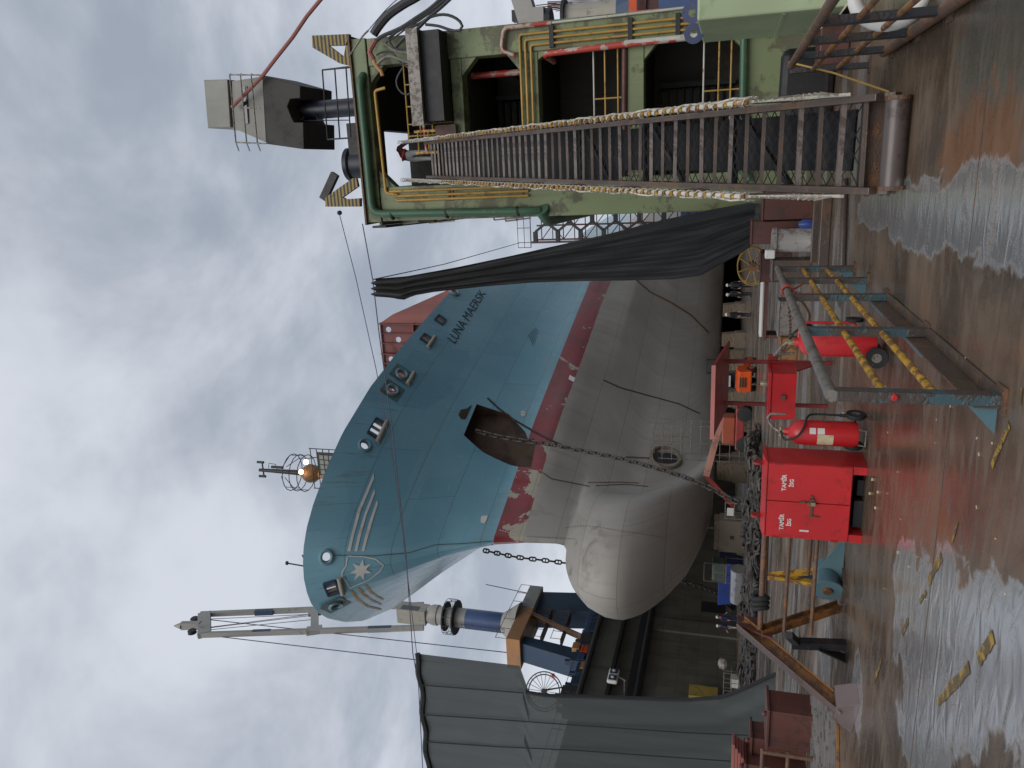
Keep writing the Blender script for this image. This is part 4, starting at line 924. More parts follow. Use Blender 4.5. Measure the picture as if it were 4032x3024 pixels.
tp_('web_frame', MB().bx(.45, .7, YT + 2.2, YT + 3.2, 4.2, 6.4), inner); tp_('web_frame', MB().bx(1.95, 2.6, YT + 2.9, YT + 3.18, 7.0, 8.2), innerl)
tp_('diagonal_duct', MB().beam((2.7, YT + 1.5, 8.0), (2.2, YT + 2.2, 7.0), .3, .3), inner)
# pipes on the face
def pipe(name, pts, r, mat): return tp_(name, MB().path(pts, r, 10), mat, smooth=True)
def fillet(pts, r=.18):
    out = [Vector(pts[0])]
    for a, b, c in zip(pts, pts[1:], pts[2:]):
        a, b, c = Vector(a), Vector(b), Vector(c); u = (a - b).normalized() * r; v = (c - b).normalized() * r
        out += [b + u, b + u * .45 + v * .1, b + u * .1 + v * .45, b + v]
    return out + [Vector(pts[-1])]
yp = YT - .16
pipe('ballast_pipe', fillet([(2.62, yp + .3, 11.12), (2.62, yp, 11.22), (-1.0, yp, 11.22), (-1.06, yp, 6.75), (-1.06, yp + .1, 6.45)], .3), .11, green_dk)
pipe('ballast_pipe', fillet([(-1.0, yp + .1, 6.42), (-1.3, yp + .5, 6.35), (-1.38, yp + 6, 6.0)], .25), .2, green_dk)
for z in (10.6, 9.0, 7.0): tp_('pipe_clamp', MB().tube((-1.05, yp, z), (-1.06, yp, z + .05), .13, 12), black)
for i, X in enumerate((-.42, -.55, -.67)):
    pipe('yellow_pipe', [(X, YT - .05, 10.7 - i * .1), (X, YT - .05, 6.75)], .036, yellow)
for z in (8.95, 8.85, 6.9): tp_('pipe_bracket', MB().bx(-.72, -.38, YT - .04, YT, z, z + .06), rusty)
pipe('yellow_pipe', fillet([(2.25, YT - .06, 10.55), (2.2, YT - .06, 10.86), (-.45, YT - .06, 10.80), (-.52, YT - .06, 10.45)], .08), .04, yellow)
for i in range(3):
    X = 3.22 - i * .13; z = 6.82 - i * .14
    pipe('yellow_pipe', fillet([(.25, YT - .05, z), (X, YT - .05, z), (X + .02, YT - .05, 2.4)], .07), .032, yellow)
for z in (5.95, 4.02, 2.9): tp_('pipe_bracket', MB().bx(2.86, 3.36, YT - .09, YT - .001, z, z + .11), black)
pipe('red_pipe', fillet([(2.62, YT + .6, 6.1), (2.72, YT - .1, 6.22), (2.78, YT - .12, 3.9), (2.79, YT - .12, 3.0)], .2), .075, redpipe)
pipe('red_pipe', [(2.79, YT - .12, 4.2), (2.80, YT - .12, 2.4)], .078, whitepipe)
pipe('red_pipe', fillet([(2.80, YT - .12, 2.5), (2.83, YT - .12, .6), (2.84, YT - .1, .25)], .2), .076, redpipe)
pipe('red_pipe', [(.35, YT + .02, 4.25), (2.7, YT + .02, 4.22)], .075, brownred)
pipe('red_pipe', [(2.46, YT + .8, 8.5), (2.46, YT + .8, 6.6)], .085, redpipe); pipe('red_pipe', [(.6, YT + .5, 9.72), (2.4, YT + .5, 9.8)], .05, redpipe)
pipe('vent_pipe', [(3.42, YT - .05, 6.2), (3.46, YT - .05, 2.3)], .03, whitepipe)
pipe('vent_pipe', fillet([(2.75, YT - .1, 6.95), (2.9, YT - .1, 7.3), (3.4, YT - .1, 7.2), (3.42, YT - .05, 6.0)], .12), .05, redpipe)
pipe('drain_pipe', fillet([(2.7, YT - .05, 1.45), (.6, YT - .12, 1.42), (-.2, YT - .12, 1.45), (-.5, YT - .12, 1.2)], .2), .09, green_dk)
# handrails in the bays
for z0, xs in ((5.0, (.3, 2.75)), (4.72, (.3, 2.75)), (4.4, (.3, 2.75)), (2.35, (-.2, 2.75)), (2.0, (-.2, 2.75)), (1.72, (-.2, 2.75))):
    pipe('bay_handrail', [(xs[0], YT + .1, z0), (xs[1], YT + .1, z0)], .022, yellow if z0 not in (5.0, 2.35) else whitepipe)
for X in (.5, 1.6): tp_('rail_post', MB().tube((X, YT + .1, 4.16), (X, YT + .1, 5.0), .02, 6).tube((X, YT + .1, 1.45), (X, YT + .1, 2.35), .02, 6), yellow)
rl = MB()
for z in (9.35, 9.7, 10.05): rl.tube((.95, YT + .1, z), (2.8, YT + .1, z), .02, 6)
for X in (1.0, 1.3, 1.75, 2.3, 2.8): rl.tube((X, YT + .1, 8.75), (X, YT + .1, 10.05), .018, 6)
tp_('top_bay_railing', rl, yellow, kind='stuff')
for X in (.55, 1.1): tp_('rail_post', MB().bx(X - .03, X + .03, YT - .02, YT + .04, 9.2, 9.85), yrust)
tp_('rail_post', MB().tube((.55, YT, 9.75), (1.1, YT, 9.75), .02, 6).tube((.55, YT, 9.45), (1.1, YT, 9.45), .02, 6), yellow)
tp_('cable_tray', MB().bx(1.25, 3.5, YT - .75, YT - .05, 9.28, 9.5), cabgrey, bevel=.01)
tp_('tray_box', MB().bx(1.3, 3.45, YT - .6, YT + .2, 8.75, 9.27), black)
tp_('tray_lip', MB().bx(1.2, 3.5, YT - .79, YT - .74, 9.25, 9.56), galv)
tp_('green_bracket', MB().bx(.75, 1.22, YT - .12, YT + .2, 8.65, 9.15), green, bevel=.01); tp_('red_bracket', MB().bx(.78, 1.2, YT - .15, YT - .11, 8.62, 9.2), brownred)
# roof gear
z1_ = zp(600, 0, 1.659)
def poly1(pts, Y): return [gy(*z1_(*p), Y) for p in pts]
for q in ([[(1042, 232), (1285, 222), (1285, 295), (1150, 297), (1045, 310)], [(1150, 297), (1045, 310), (1225, 415), (1250, 372)], [(1285, 222), (1288, 430), (1225, 415), (1250, 372), (1262, 296)]],
          [[(1130, 1290), (1310, 1163), (1330, 1165), (1342, 1218), (1240, 1290)], [(1130, 1290), (1240, 1290), (1262, 1302), (1358, 1295), (1358, 1350), (1130, 1350)]]):
    mb = MB()
    for pl in q: mb.prism(poly1(pl, YT + .1), (0, .12, 0))
    tp_('striped_bracket', mb, stripes)
dc = gy(*z1_(1330, 1073), YT + 1.2); dc.z = ZT + .05
vdn = M('navy_black_vent_paint', (.018, .02, .035), .42, col2=(.05, .05, .055), amt=.3, scale=2)
tp_('ventilator', MB().lathe(dc, (0, 0, 1), [(.40, 0), (.40, .80), (.47, .86), (.47, .98), (.40, 1.0)], 24), vdn, smooth=True)
tp_('vent_box', MB().bx(.55, 1.5, YT + .9, YT + 1.7, ZT + .05, ZT + .85), black, bevel=.03)
tp_('davit', MB().beam(gy(*z1_(1195, 1135), YT + .6), gy(*z1_(1118, 1302), YT + .6), .16, .22), black)
rg = MB(); A = [gy(*z1_(*p), YT + .3) for p in ((1110, 457), (1145, 915))]
for q in (0, .38, .72):
    rg.tube(A[0] + Vector((0, 0, -q)), A[1] + Vector((0, 0, -q)), .02, 6)
for f in (0, .45, .99):
    p = A[0].lerp(A[1], f); rg.tube(p, (p.x, p.y, ZT + .05), .022, 6)
rg.tube(A[0], A[0] + Vector((.25, 1.6, 0)), .02, 6); rg.tube(A[0] + Vector((0, 0, -.4)), A[0] + Vector((.25, 1.6, -.4)), .02, 6)
tp_('roof_railing', rg, black, kind='stuff')
# control cabin on a post
YCb = YT + 1.3
cb = thing('control_cabin', 'grey control cabin on a dark post above the green tower', 'cabin', gy(*z1_(1300, 690), YCb))
def cpt(zx, zy, Y=YCb): return gy(*z1_(zx, zy), Y)
pb_ = cpt(1300, 690); pt_ = cpt(880, 695)
part('post', MB().tube((pb_.x, YCb + .5, ZT + .05), (pb_.x, YCb + .5, pt_.z), .26, 16), vdn, cb, True)
part('post_flange', MB().lathe((pb_.x, YCb + .5, ZT + .05), (0, 0, 1), [(.42, 0), (.42, .06)], 16), black, cb)
def slab(name, pts, Y, dy, mat, bevel=0): return part(name, MB().prism([cpt(*p, Y) for p in pts], (0, dy, 0)), mat, cb, bevel=bevel)
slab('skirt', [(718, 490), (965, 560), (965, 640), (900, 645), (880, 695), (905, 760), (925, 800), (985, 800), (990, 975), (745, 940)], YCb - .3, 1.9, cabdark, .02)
slab('cabin_wall', [(520, 530), (718, 500), (742, 930), (560, 850), (520, 850)], YCb - .1, 1.7, cabgrey)
slab('cabin_roof_box', [(335, 522), (490, 518), (510, 832), (362, 838)], YCb - .2, 1.8, cabgrey, .02)
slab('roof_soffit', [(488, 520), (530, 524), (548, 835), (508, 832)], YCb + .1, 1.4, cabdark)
slab('window_slot', [(590, 565), (615, 562), (628, 805), (605, 812)], YCb - .13, .04, glass)
crl = MB()
for i in range(3):
    x0 = 505 + i * 70
    crl.path([cpt(x0 + 5, 482, YCb + 1.2), cpt(x0, 490, YCb - .5), cpt(x0 + 40, 930, YCb - .5), cpt(x0 + 60, 985, YCb + 1.4)], .022, 6)
for a_, b_ in (((505, 488), (715, 490)), ((545, 930), (745, 938)), ((575, 705), (705, 705))): crl.tube(cpt(*a_, YCb - .5), cpt(*b_, YCb - .5), .02, 6)
part('cabin_railing', crl, galv, cb, kind='stuff')
part('ladder_hoop', MB().path([cpt(925, 755, YCb + .3), cpt(930, 785, YCb + .1), cpt(960, 790, YCb), cpt(990, 770, YCb), cpt(992, 745, YCb + .3)], .02, 5).path([cpt(1070, 745, YCb + .3), cpt(1075, 775, YCb + .1), cpt(1100, 785, YCb), cpt(1130, 765, YCb), cpt(1132, 742, YCb + .3)], .02, 5).tube(cpt(945, 788, YCb + .1), cpt(1290, 785, YCb + .1), .015, 5), black, cb)
# hoses and cables sweeping up to the right
zA = zp(1350, 0, 3.318)
def cab(name, pts, r, mat, label, Y0=YT - .4, Y1=YT - .4, cat='hose'):
    n = len(pts); P = [gy(*zA(*p), Y0 + (Y1 - Y0) * i / (n - 1)) for i, p in enumerate(pts)]
    return solo(name, MB().path(resample(P, .12) + [P[-1]], r, 8), mat, label, cat, smooth=True)
cab('supply_hose', [(400, 450), (470, 340), (600, 190), (800, 50), (960, -40), (1200, -200)], .115, cable, 'thickest black supply hose rising from the tower corner')
cab('power_cable', [(440, 530), (520, 470), (750, 370), (950, 240), (1130, 120), (1300, -30), (1450, -160)], .05, cable, 'upper black power cable below the thick hose', cat='cable')
cab('power_cable', [(600, 500), (700, 420), (900, 300), (1080, 190), (1280, 40), (1450, -100)], .035, cable, 'middle thin black cable rising from the tower', cat='cable')
cab('power_cable', [(690, 620), (800, 500), (960, 390), (1100, 250), (1300, 80), (1450, -60)], .045, cable, 'lowest black cable leading up past the tray', cat='cable')
cab('power_cable', [(820, 380), (1000, 310), (1150, 220), (1330, 190), (1480, 240), (1560, 330), (1520, 400), (1400, 390), (1250, 340), (1080, 320)], .036, cable, 'black cable looped in a hanging bight against the sky', cat='cable')
cab('power_cable', [(440, 850), (520, 770), (620, 735), (760, 780), (900, 820), (1080, 830)], .04, galv, 'grey cable arching over the tray end', cat='cable')
cab('power_cable', [(440, 720), (520, 680), (650, 690), (740, 810), (880, 900), (950, 1020), (930, 1170), (830, 1240), (730, 1170), (700, 1040), (780, 890)], .025, cable, 'thin cable hanging in a round coil on the railing', cat='cable')
cab('connector', [(430, 520), (390, 590), (350, 680), (400, 770)], .07, pinkprim, 'pink wrapped hose coupling at the tower corner', cat='coupling')
cab('connector', [(400, 770), (430, 850), (500, 930), (520, 990)], .05, craneor, 'orange hose end hanging below the pink coupling', cat='coupling')
cab('power_cable', [(560, 560), (700, 470), (860, 350), (1010, 260), (1200, 120), (1400, -60)], .022, cable, 'thin second cable bound along the middle cable', cat='cable')
cab('power_cable', [(600, 520), (640, 600), (700, 640), (850, 640), (1000, 620), (1040, 520), (980, 430), (880, 420)], .028, cable, 'black cable bight draped over the railing by the tray', cat='cable')
cab('power_cable', [(560, 580), (640, 640), (760, 680), (900, 690), (1060, 680)], .03, galv, 'short grey cable entering the tray end', cat='cable')
cab('power_cable', [(330, 400), (430, 280), (560, 130), (700, 0), (820, -90)], .012, wire, 'thin support wire above the thick hose', cat='wire')
cab('chain_hoist', [(80, 740), (200, 560), (260, 470), (330, 400)], .025, galv, 'short chain stay at the tower roof corner', cat='chain')
solo('pink_hose', MB().path([gy(*z1_(*p), YT + 1.0 - i * .1) for i, p in enumerate(((520, 700), (600, 620), (720, 495), (800, 390), (915, 245), (1010, 105), (1105, -10), (1250, -200)))], .055, 8), pinkprim, 'pink hose rising from the cabin towards the upper right', 'hose', smooth=True)
# overhanging walkway on the inner side of the wing wall
wk = thing('wall_walkway', 'bracketed steel walkway along the inner side of the green tower', 'walkway', (-1.4, 24, 0))
wk_o = [(-1.38, YT + .2), (-1.62, 27), (-1.95, 38), (-2.05, 60)]
def wstrip(o0, o1, z0, z1):
    mb = MB(); pl = [Vector((x + o0, y, z0)) for x, y in wk_o] + [Vector((x * 0 - 1.24 + o1, y, z0)) for x, y in reversed(wk_o)]
    return mb.prism(pl, (0, 0, z1 - z0))
part('deck_plate', wstrip(.05, 0, 11.12, 11.2), innerl, wk)
eb = MB()
for (xa_, ya_), (xb_, yb_) in zip(wk_o, wk_o[1:]): eb.beam((xa_, ya_, 11.22), (xb_, yb_, 11.22), .06, .42)
part('edge_beam', eb, black, wk)
part('lower_beam', MB().bx(-1.32, -1.2, YT + .6, 44, 9.7, 10.2), inner, wk)
for i in range(11):
    Y = YT + .9 + i * 1.9; xo = float(np.interp(Y, [q[1] for q in wk_o], [q[0] for q in wk_o]))
    part('knee_bracket', MB().beam((-1.22, Y - .2, 9.5), (xo + .04, Y + .5, 11.05), .09, .13), beige, wk); part('deck_rib', MB().bx(xo + .03, -1.24, Y + .7, Y + .78, 11.0, 11.118), beige, wk)
for Yg, segs in ((27, [((1640, 805), (1640, 868)), ((1686, 805), (1690, 877)), ((1730, 805), (1732, 877)), ((1640, 868), (1770, 866)), ((1690, 877), (1790, 868))]), (33, [((1943, 803), (1945, 866)), ((1989, 803), (1991, 871)), ((2033, 803), (2035, 871)), ((1945, 866), (2060, 855)), ((1991, 871), (2090, 858))]), (24, [((1505, 805), (1508, 850)), ((1545, 805), (1548, 838)), ((1508, 850), (1580, 838))])):
    for a_, b_ in segs: part('guard_bar', MB().tube(gy(*a_, Yg), gy(*b_, Yg), .035, 6), galv, wk)
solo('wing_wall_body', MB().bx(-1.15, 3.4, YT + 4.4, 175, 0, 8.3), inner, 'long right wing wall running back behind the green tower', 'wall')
# ============================================================ GREEN LOCKER at the right edge, with lifting lugs
lk = thing('green_locker', 'pale green steel locker at the right edge with blue lifting lugs', 'locker', (3.2, 13.8, 0))
part('body', MB().bx(2.0, 4.8, 12.67, 15.0, .12, 2.2), green_lt, lk, bevel=.03)
part('skid', MB().bx(2.05, 4.75, 12.8, 14.9, 0, .12), brownred, lk)
part('side_rib', MB().bx(1.985, 2.0, 12.75, 14.95, .95, 1.0), green_lt, lk)
for c in (gx(2722, 50, 2.25), gx(2722, 133, 2.03)):
    c.z = 2.2; mb = MB(); N = 18
    vdl = (Vector((CAM.x - c.x, CAM.y - c.y, 0))).normalized(); sdl = Vector((-vdl.y, vdl.x, 0))
    for i in range(N):
        a0, a1 = 2 * pi * i / N, 2 * pi * (i + 1) / N
        P_ = [c + Vector((0, 0, .11)) + (sdl * cos(a) + Vector((0, 0, 1)) * sin(a)) * r for a, r in ((a0, .06), (a0, .16), (a1, .16), (a1, .06))]; mb.prism(P_, vdl * .04)
    part('lifting_lug', mb, blueeye, lk)
# ============================================================ BACKGROUND CRANE beyond the right side
zB = zp(2000, 0, 2.765)
def bgp(zx, zy, Y=70): return gy(*zB(zx, zy), Y)
bc = thing('distant_crane', 'beige and navy dock crane beyond the right wing wall', 'crane', Vector((bgp(900, 150).x, 70, -4.9)))
c0 = bgp(640, 205); c1_ = bgp(1195, 175); xm = (c0.x + c1_.x) / 2
part('column', MB().tube((xm, 70, c1_.z), (xm, 70, c0.z), 1.25, 18), beige, bc, True)
part('collar', MB().tube((xm, 70, c0.z), (xm, 70, c0.z + .25), 1.7, 18).tube((xm, 70, c0.z + 1.3), (xm, 70, c0.z + 1.8), 1.1, 16), black, bc)
part('machine_house', MB().bx(xm - 1.3, xm + 1.1, 69, 71.4, c0.z + 1.8, c0.z + 3.2).bx(xm - 1.1, xm - .2, 68.8, 69, c0.z + 3.3, c0.z + 4.2), cranegrey, bc)
part('jib', MB().beam((xm - .2, 70, c0.z + 3.2), bgp(140, -60), 1.4, 1.6), cranegrey, bc)
part('jib_gear', MB().box(bgp(200, 230), (1.6, 1, 1.4)).box(bgp(110, 175), (.9, .9, .9)), black, bc)
part('base', MB().lathe((xm, 70, 0), (0, 0, 1), [(1.3, c1_.z), (2.2, c1_.z - 1.8), (2.2, c1_.z - 2.4)], 16).bx(xm - 2.3, xm + 2.3, 68, 72, -4.9, c1_.z - 2.4), cranenavy, bc)
bst = MB()
for i in range(14): p = bgp(420 + i * 55, 95 - (i % 3) * 30, 84); bst.tube(p, p + Vector((0, 0, 2.2)), .05, 5)
for i in range(6): bst.tube(bgp(430, 20 + i * 14, 84), bgp(1200, -10 + i * 17, 84), .05, 5)
part('rear_stairs', bst, brownred, bc, kind='stuff')
solo('blue_hull', MB().bx(bgp(1800, 190, 60).x - 1.5, 40, 60, 75, -4.9, bgp(1640, 190, 60).z), craneblue, 'blue steel side of a vessel beyond the green locker', 'vessel')
solo('clutter_stack', MB().bx(xm - 1.6, xm + 2.2, 62, 64, -4.9, gy(2510, 60, 62).z).bx(xm - 1.8, xm + 3.4, 61.7, 64.2, gy(2545, 60, 62).z, gy(2540, 60, 62).z), brownred, 'brown stacked gear standing below the distant crane', 'gear')
p = gy(2492, 50, 61); solo('orange_sign', MB().bx(p.x - .12, p.x + 1.3, 60.9, 61, p.z - .28, p.z + .28).bx(p.x, p.x + .1, 61, 61.1, -4.9, p.z), orange, 'bright orange panel at the foot of the distant crane', 'panel')
# ============================================================ GANGWAY
GA = Vector((.07, 8.6, .30)); GB = Vector((.36, 20.2, 9.5)); gd = (GB - GA).normalized(); gn = Vector((0, -gd.z, gd.y)).normalized(); HWG = .44
gw = thing('gangway', 'long steel gangway stair with netted handrails climbing to the green tower', 'gangway', (.07, 8.55, 0))
side_v = Vector((1, 0, 0))
for s_ in (-1, 1):
    o_ = side_v * s_ * HWG; part('stringer', MB().beam(GA + o_ - gd * .1, GB + o_ + gd * .2, .07, .24, gn), rustyw, gw, bevel=.008)
NS = 50
treadm = M('wet_worn_tread', (.19, .155, .14), .3, col2=(.09, .065, .05), amt=.45, scale=6, bump=.3)
trm = [MB().bx(-HWG + .03, HWG - .03, -.05, .05, -.013, .013).bx(-HWG + .03, HWG - .03, -.05, -.035, -.034, -.014).mesh('tread', treadm), MB().bx(-HWG + .03, HWG - .03, -.045, .05, -.013, .013).bx(-HWG + .03, HWG - .03, -.05, -.035, -.03, -.014).mesh('tread', rustyw)]
for i in range(NS):
    p = GA.lerp(GB, (i + .35) / NS) + gn * .03 - gw.location; o = share(random.choice(trm), 'tread', gw, p, (random.uniform(-.06, .06), random.uniform(-.012, .012), 0))
RH = .92
net = MB()
for s_ in (-1, 1):
    o_ = side_v * s_ * (HWG + .05)
    a, b = GA + o_ + Vector((0, 0, .2)) + gd * .9, GB + o_ + gd * .6
    up = gn * .55
    hr = part('handrail', MB().tube(a + up, b + up, .028, 8), whitepipe, gw, True)
    bandm = MB()
    L = (b - a).length; k = .0
    while k < L * .75: bandm.tube(a + up + gd * k, a + up + gd * (k + .07), .031, 8); k += .17
    part('yellow_band', bandm, yrust, hr, off=gw.location, kind='stuff')
    for j in range(9): q = GA + o_ + gd * (.9 + j * 1.7); part('stanchion', MB().tube(q, q + up + gd * .25, .02, 6), rustyw, gw)
    hx = []
    n_ = int(L * 34)
    for j in range(n_):
        f = j / n_; ang = f * L * 2 * pi / .17; hx.append(a + up + gd * (L * f) + side_v * .045 * cos(ang) + gn * .045 * sin(ang))
    part('lashing_rope', MB().path(hx, .008, 4), rope, gw)
    for m in range(3): part('net_rope', MB().path([a + up * (1 - m * .12) + gd * (L * j / 60) + side_v * s_ * (.03 + .02 * sin(j * 1.7 + m)) + gn * (.02 * sin(j * .9 + m)) for j in range(61)], .013, 5), rope, gw)
    lo = MB()
    for j in range(26):
        q = a - gd * .75 + gd * (j * .075); lo.path([q + up * 1.0 * min(1, j / 8 + .15), q + up * .5 + side_v * s_ * .03 + gd * .03, q], .009, 4)
    part('net_mesh', lo, rope, gw, kind='stuff')
    part('foot_rope', MB().path([a - gd * .85, a - gd * .5 + up * .3, a + up * .95], .016, 5), rope, gw)
# expanded mesh under the treads, seen through the gaps
ms = MB()
for i in range(46):
    q = GA.lerp(GB, i / 46 * .45) - gn * .16
    for s_ in (-1, 1): ms.tube(q + side_v * HWG * s_, q - side_v * HWG * s_ + gd * .62, .006, 4)
part('safety_mesh', ms, black, gw, kind='stuff')
for i in range(7): q = GA.lerp(GB, .02 + i * .07) - gn * .2; part('under_brace', MB().beam(q - side_v * HWG, q + side_v * HWG + gd * (.9 if i % 2 else 0), .05, .09, gn), black, gw)
rl_ = Vector((.07, 8.5, .125)); part('roller', MB().tube(rl_ - side_v * .40, rl_ + side_v * .40, .115, 20), M('worn_roller_steel', (.10, .08, .075), .36, .2, col2=(.06, .045, .038), amt=.35, scale=3, bump=.1), gw, True)
for s_ in (-1, 1):
    part('roller_cheek', MB().lathe(rl_ + side_v * s_ * .42, side_v, [(.122, -.02), (.122, .02)], 18), rusty, gw)
    part('roller_arm', MB().beam(GA + side_v * s_ * .45 + gd * .1, rl_ + side_v * s_ * .45, .05, .12), rustyw, gw)
part('dark_gap_backing', MB().beam(GA.lerp(GB, .03) - gn * .22 + side_v * .05, GA.lerp(GB, .35) - gn * .22 + side_v * .05, .62, .03, gn).beam(GA.lerp(GB, .352) - gn * .22, GA.lerp(GB, 1.0) - gn * .22, .82, .03, gn), black, gw)  # added black backing so the gaps between treads read dark
part('toe_plate', MB().bx(-.36, .5, 8.72, 8.76, .16, .34), rusty, gw)
solo('tower_floor_platform', MB().bx(-.28, 1.1, YT + .25, YT + 2.9, 9.4, 9.48).bx(-.28, 1.1, YT + .5, YT + .6, 8.72, 9.399), black, 'dark landing platform at the top of the gangway', 'platform')
# ============================================================ PIPE RAILINGS
def railing(X, posts, y0, y1, label, post_mat, mids, topm, kick, pw=.10, gus_mat=None):
    r = thing('pipe_railing', label, 'railing', (X, posts[0], 0), 'railings beside the gangway')
    part('top_rail', MB().tube((X, y0, .985), (X, y1, .985), .042, 14), topm, r, True)
    for z, m_ in mids: part('mid_rail', MB().tube((X, y0 + .05, z), (X, posts[-1], z), .027, 12), m_, r, True)
    for i, Y in enumerate(posts):
        po = part('post', MB().bx(X - .035, X + .035, Y - pw / 2, Y + pw / 2, 0, .955), post_mat, r, bevel=.006)
        part('base_plate', MB().bx(X - .09, X + .09, Y - .09, Y + .09, 0.001, .015), rusty, po, off=r.location)
        if gus_mat: part('gusset', MB().prism([(X - .035, Y, .02), (X - .23, Y, .02), (X - .035, Y, .2)], (0, .012, 0)), gus_mat, po, off=r.location)
    if kick:
        part('kick_beam', MB().bx(X - .05, X - .036, posts[0] - .05, posts[2] + .2, .02, .17).bx(X - .05, X + .06, posts[0] - .05, posts[2] + .2, .005, .02), rustyw, r, bevel=.004)
    return r
lr = railing(-1.5, [5.12, 7.08, 8.87, 10.1, 11.2], 5.07, 11.3, 'railing with grey top pipe, yellow mid rails and teal posts left of the gangway', tealpost, ((.66, yrust), (.36, yrust)), galv, True, .115, teal)
part('bolt', MB().lathe((-1.49, 5.058, .62), (0, -1, 0), [(.022, 0), (.022, .02), (.015, .026)], 8), red, lr)
rr_ = railing(1.06, [7.35, 8.48, 9.66, 11.2], 4.0, 10.6, 'rusty brown pipe railing with dark posts right of the gangway', M('dark_post_paint', (.028, .03, .034), .45, col2=(.05, .032, .025), amt=.45, scale=4, bump=.3), ((.68, rustor), (.38, rustor)), rusty, False, .12)
part('kick_pipe', MB().tube((1.06, 3.5, .06), (1.06, 9.9, .06), .055, 12), rusty, rr_, True)
# red rope tied round the rail and the chain hung from it
rp_ = MB()
for k in range(3): rp_.path([(-1.5 + .062 * cos(i * pi / 6), 9.3 + k * .03 + .01 * i / 12, .985 + .062 * sin(i * pi / 6)) for i in range(12)], .013, 6, True)
rp_.path([(-1.5, 9.3, .93), (-1.53, 9.25, .8), (-1.5, 9.2, .72)], .012, 6).path([(-1.5, 9.36, .93), (-1.46, 9.4, .85), (-1.44, 9.5, .8)], .012, 6)
solo('red_rope', rp_, M('faded_red_rope', (.30, .06, .045), .7, amt=.3, scale=30), 'faded red rope tied around the grey top rail', 'rope', smooth=True)
SL = link_mesh(.075, .042, .0065); SL.materials[0] = rusty
def small_chain(pts, label, step=.058):
    P = resample(pts, step); root = thing('barrier_chain', label, 'chain', P[0], 'chains slung from the rail')
    from mathutils import Quaternion
    for i, (a, b) in enumerate(zip(P, P[1:])):
        o = share(SL, 'link', root, (a + b) / 2 - P[0]); o.rotation_mode = 'QUATERNION'; o.rotation_quaternion = (b - a).normalized().to_track_quat('X', 'Z') @ Quaternion((1, 0, 0), (pi / 2 if i % 2 else 0) + .3)
small_chain([(-1.53, 9.3, .9), (-2.0, 10.4, .62), (-2.6, 11.7, .62), (-3.2, 12.9, .85)], 'rusty chain sagging from the rail to the red fire point')
small_chain([(-3.2, 12.9, .85), (-2.8, 12.3, .72), (-2.3, 11.6, .76), (-1.6, 10.9, .9)], 'second slack chain behind the rail near the red fire point')
# ============================================================ RED CABINET
cbt = thing('fire_cabinet', 'bright red two door steel cabinet lettered in white on the wet deck', 'cabinet', (-4.05, 9.4, 0))
x0, x1, y0, y1, zb, zt_ = -4.54, -3.56, 9.1, 9.66, .155, 1.12
part('body', MB().bx(x0, x1, y0 + .02, y1, zb, zt_), red, cbt, bevel=.006)
part('roof', MB().prism([(x0 - .02, y0 - .01, zt_), (x0 - .02, y1 + .02, zt_), (x0 - .02, y1 + .02, zt_ + .02), (x0 - .02, (y0 + y1) / 2, zt_ + .05), (x0 - .02, y0 - .01, zt_ + .012)], (x1 - x0 + .04, 0, 0)), red, cbt)
xm = (x0 + x1) / 2
def decal_text(txt, c, h_, mat, parent, off, ext=.003):
    V_, F_ = text_mesh(txt, 1, .03); xa = min(v.x for v in V_); xb = max(v.x for v in V_); hh = 0.70
    k = h_ / hh; mb = MB(); mb.v = [Vector((c[0] + (v.x - (xa + xb) / 2) * k, c[1], c[2] + v.y * k)) for v in V_]; mb.f = F_
    return part('lettering', mb, mat, parent, off=off)
stencil = M('white_stencil_paint', (.62, .58, .55), .5, bump=0, col2=(.5, .3, .28), amt=.25, scale=30)
for i, (a, b) in enumerate(((x0 + .005, xm - .006), (xm + .006, x1 - .005))):
    dr_ = part('door', MB().bx(a, b, y0 - .002, y0 + .018, zb + .01, zt_ - .012), red, cbt, bevel=.004)
    cx_ = (a + b) / 2 + (-.03 if i == 0 else .0); cz_ = .90 if i else .905
    decal_text('TAMİR', (cx_ - .0, y0 - .0045, cz_), .048, stencil, dr_, cbt.location); decal_text('İSG', (cx_, y0 - .0045, cz_ - .085), .044, stencil, dr_, cbt.location)
    if i == 0: decal_text('1', (a + .11, y0 - .0045, cz_ - .29), .10, stencil, dr_, cbt.location)
    for z in (zb + .12, zt_ - .16): hx_ = a if i == 0 else b; part('hinge', MB().tube((hx_, y0 - .006, z), (hx_, y0 - .006, z + .08), .012, 8), reddk, dr_, off=cbt.location)
part('latch_bar', MB().bx(xm - .17, xm + .10, y0 - .02, y0 - .004, .585, .61).bx(xm - .18, xm - .165, y0 - .022, y0 - .003, .5, .612).bx(xm + .03, xm + .06, y0 - .03, y0 - .004, .57, .625), rusty, cbt)
part('padlock', MB().bx(xm - .02, xm + .025, y0 - .05, y0 - .022, .56, .61).path([(xm - .012, y0 - .036, .61), (xm - .012, y0 - .036, .64), (xm + .016, y0 - .036, .64), (xm + .016, y0 - .036, .61)], .005, 6), brass, cbt)
part('latch_rust', MB().path([(xm - .005, y0 - .012, .60), (xm + .012, y0 - .02, .68), (xm + .005, y0 - .012, .74)], .012, 6), rusty, cbt)
for X in (x0 + .05, x1 - .05): part('skid_foot', MB().bx(X - .05, X + .05, y0 + .01, y1 - .02, 0, zb), red, cbt, bevel=.004)
part('rear_foot', MB().bx(x0 + .1, x1 - .1, y1 - .1, y1 - .04, 0, zb), black, cbt)
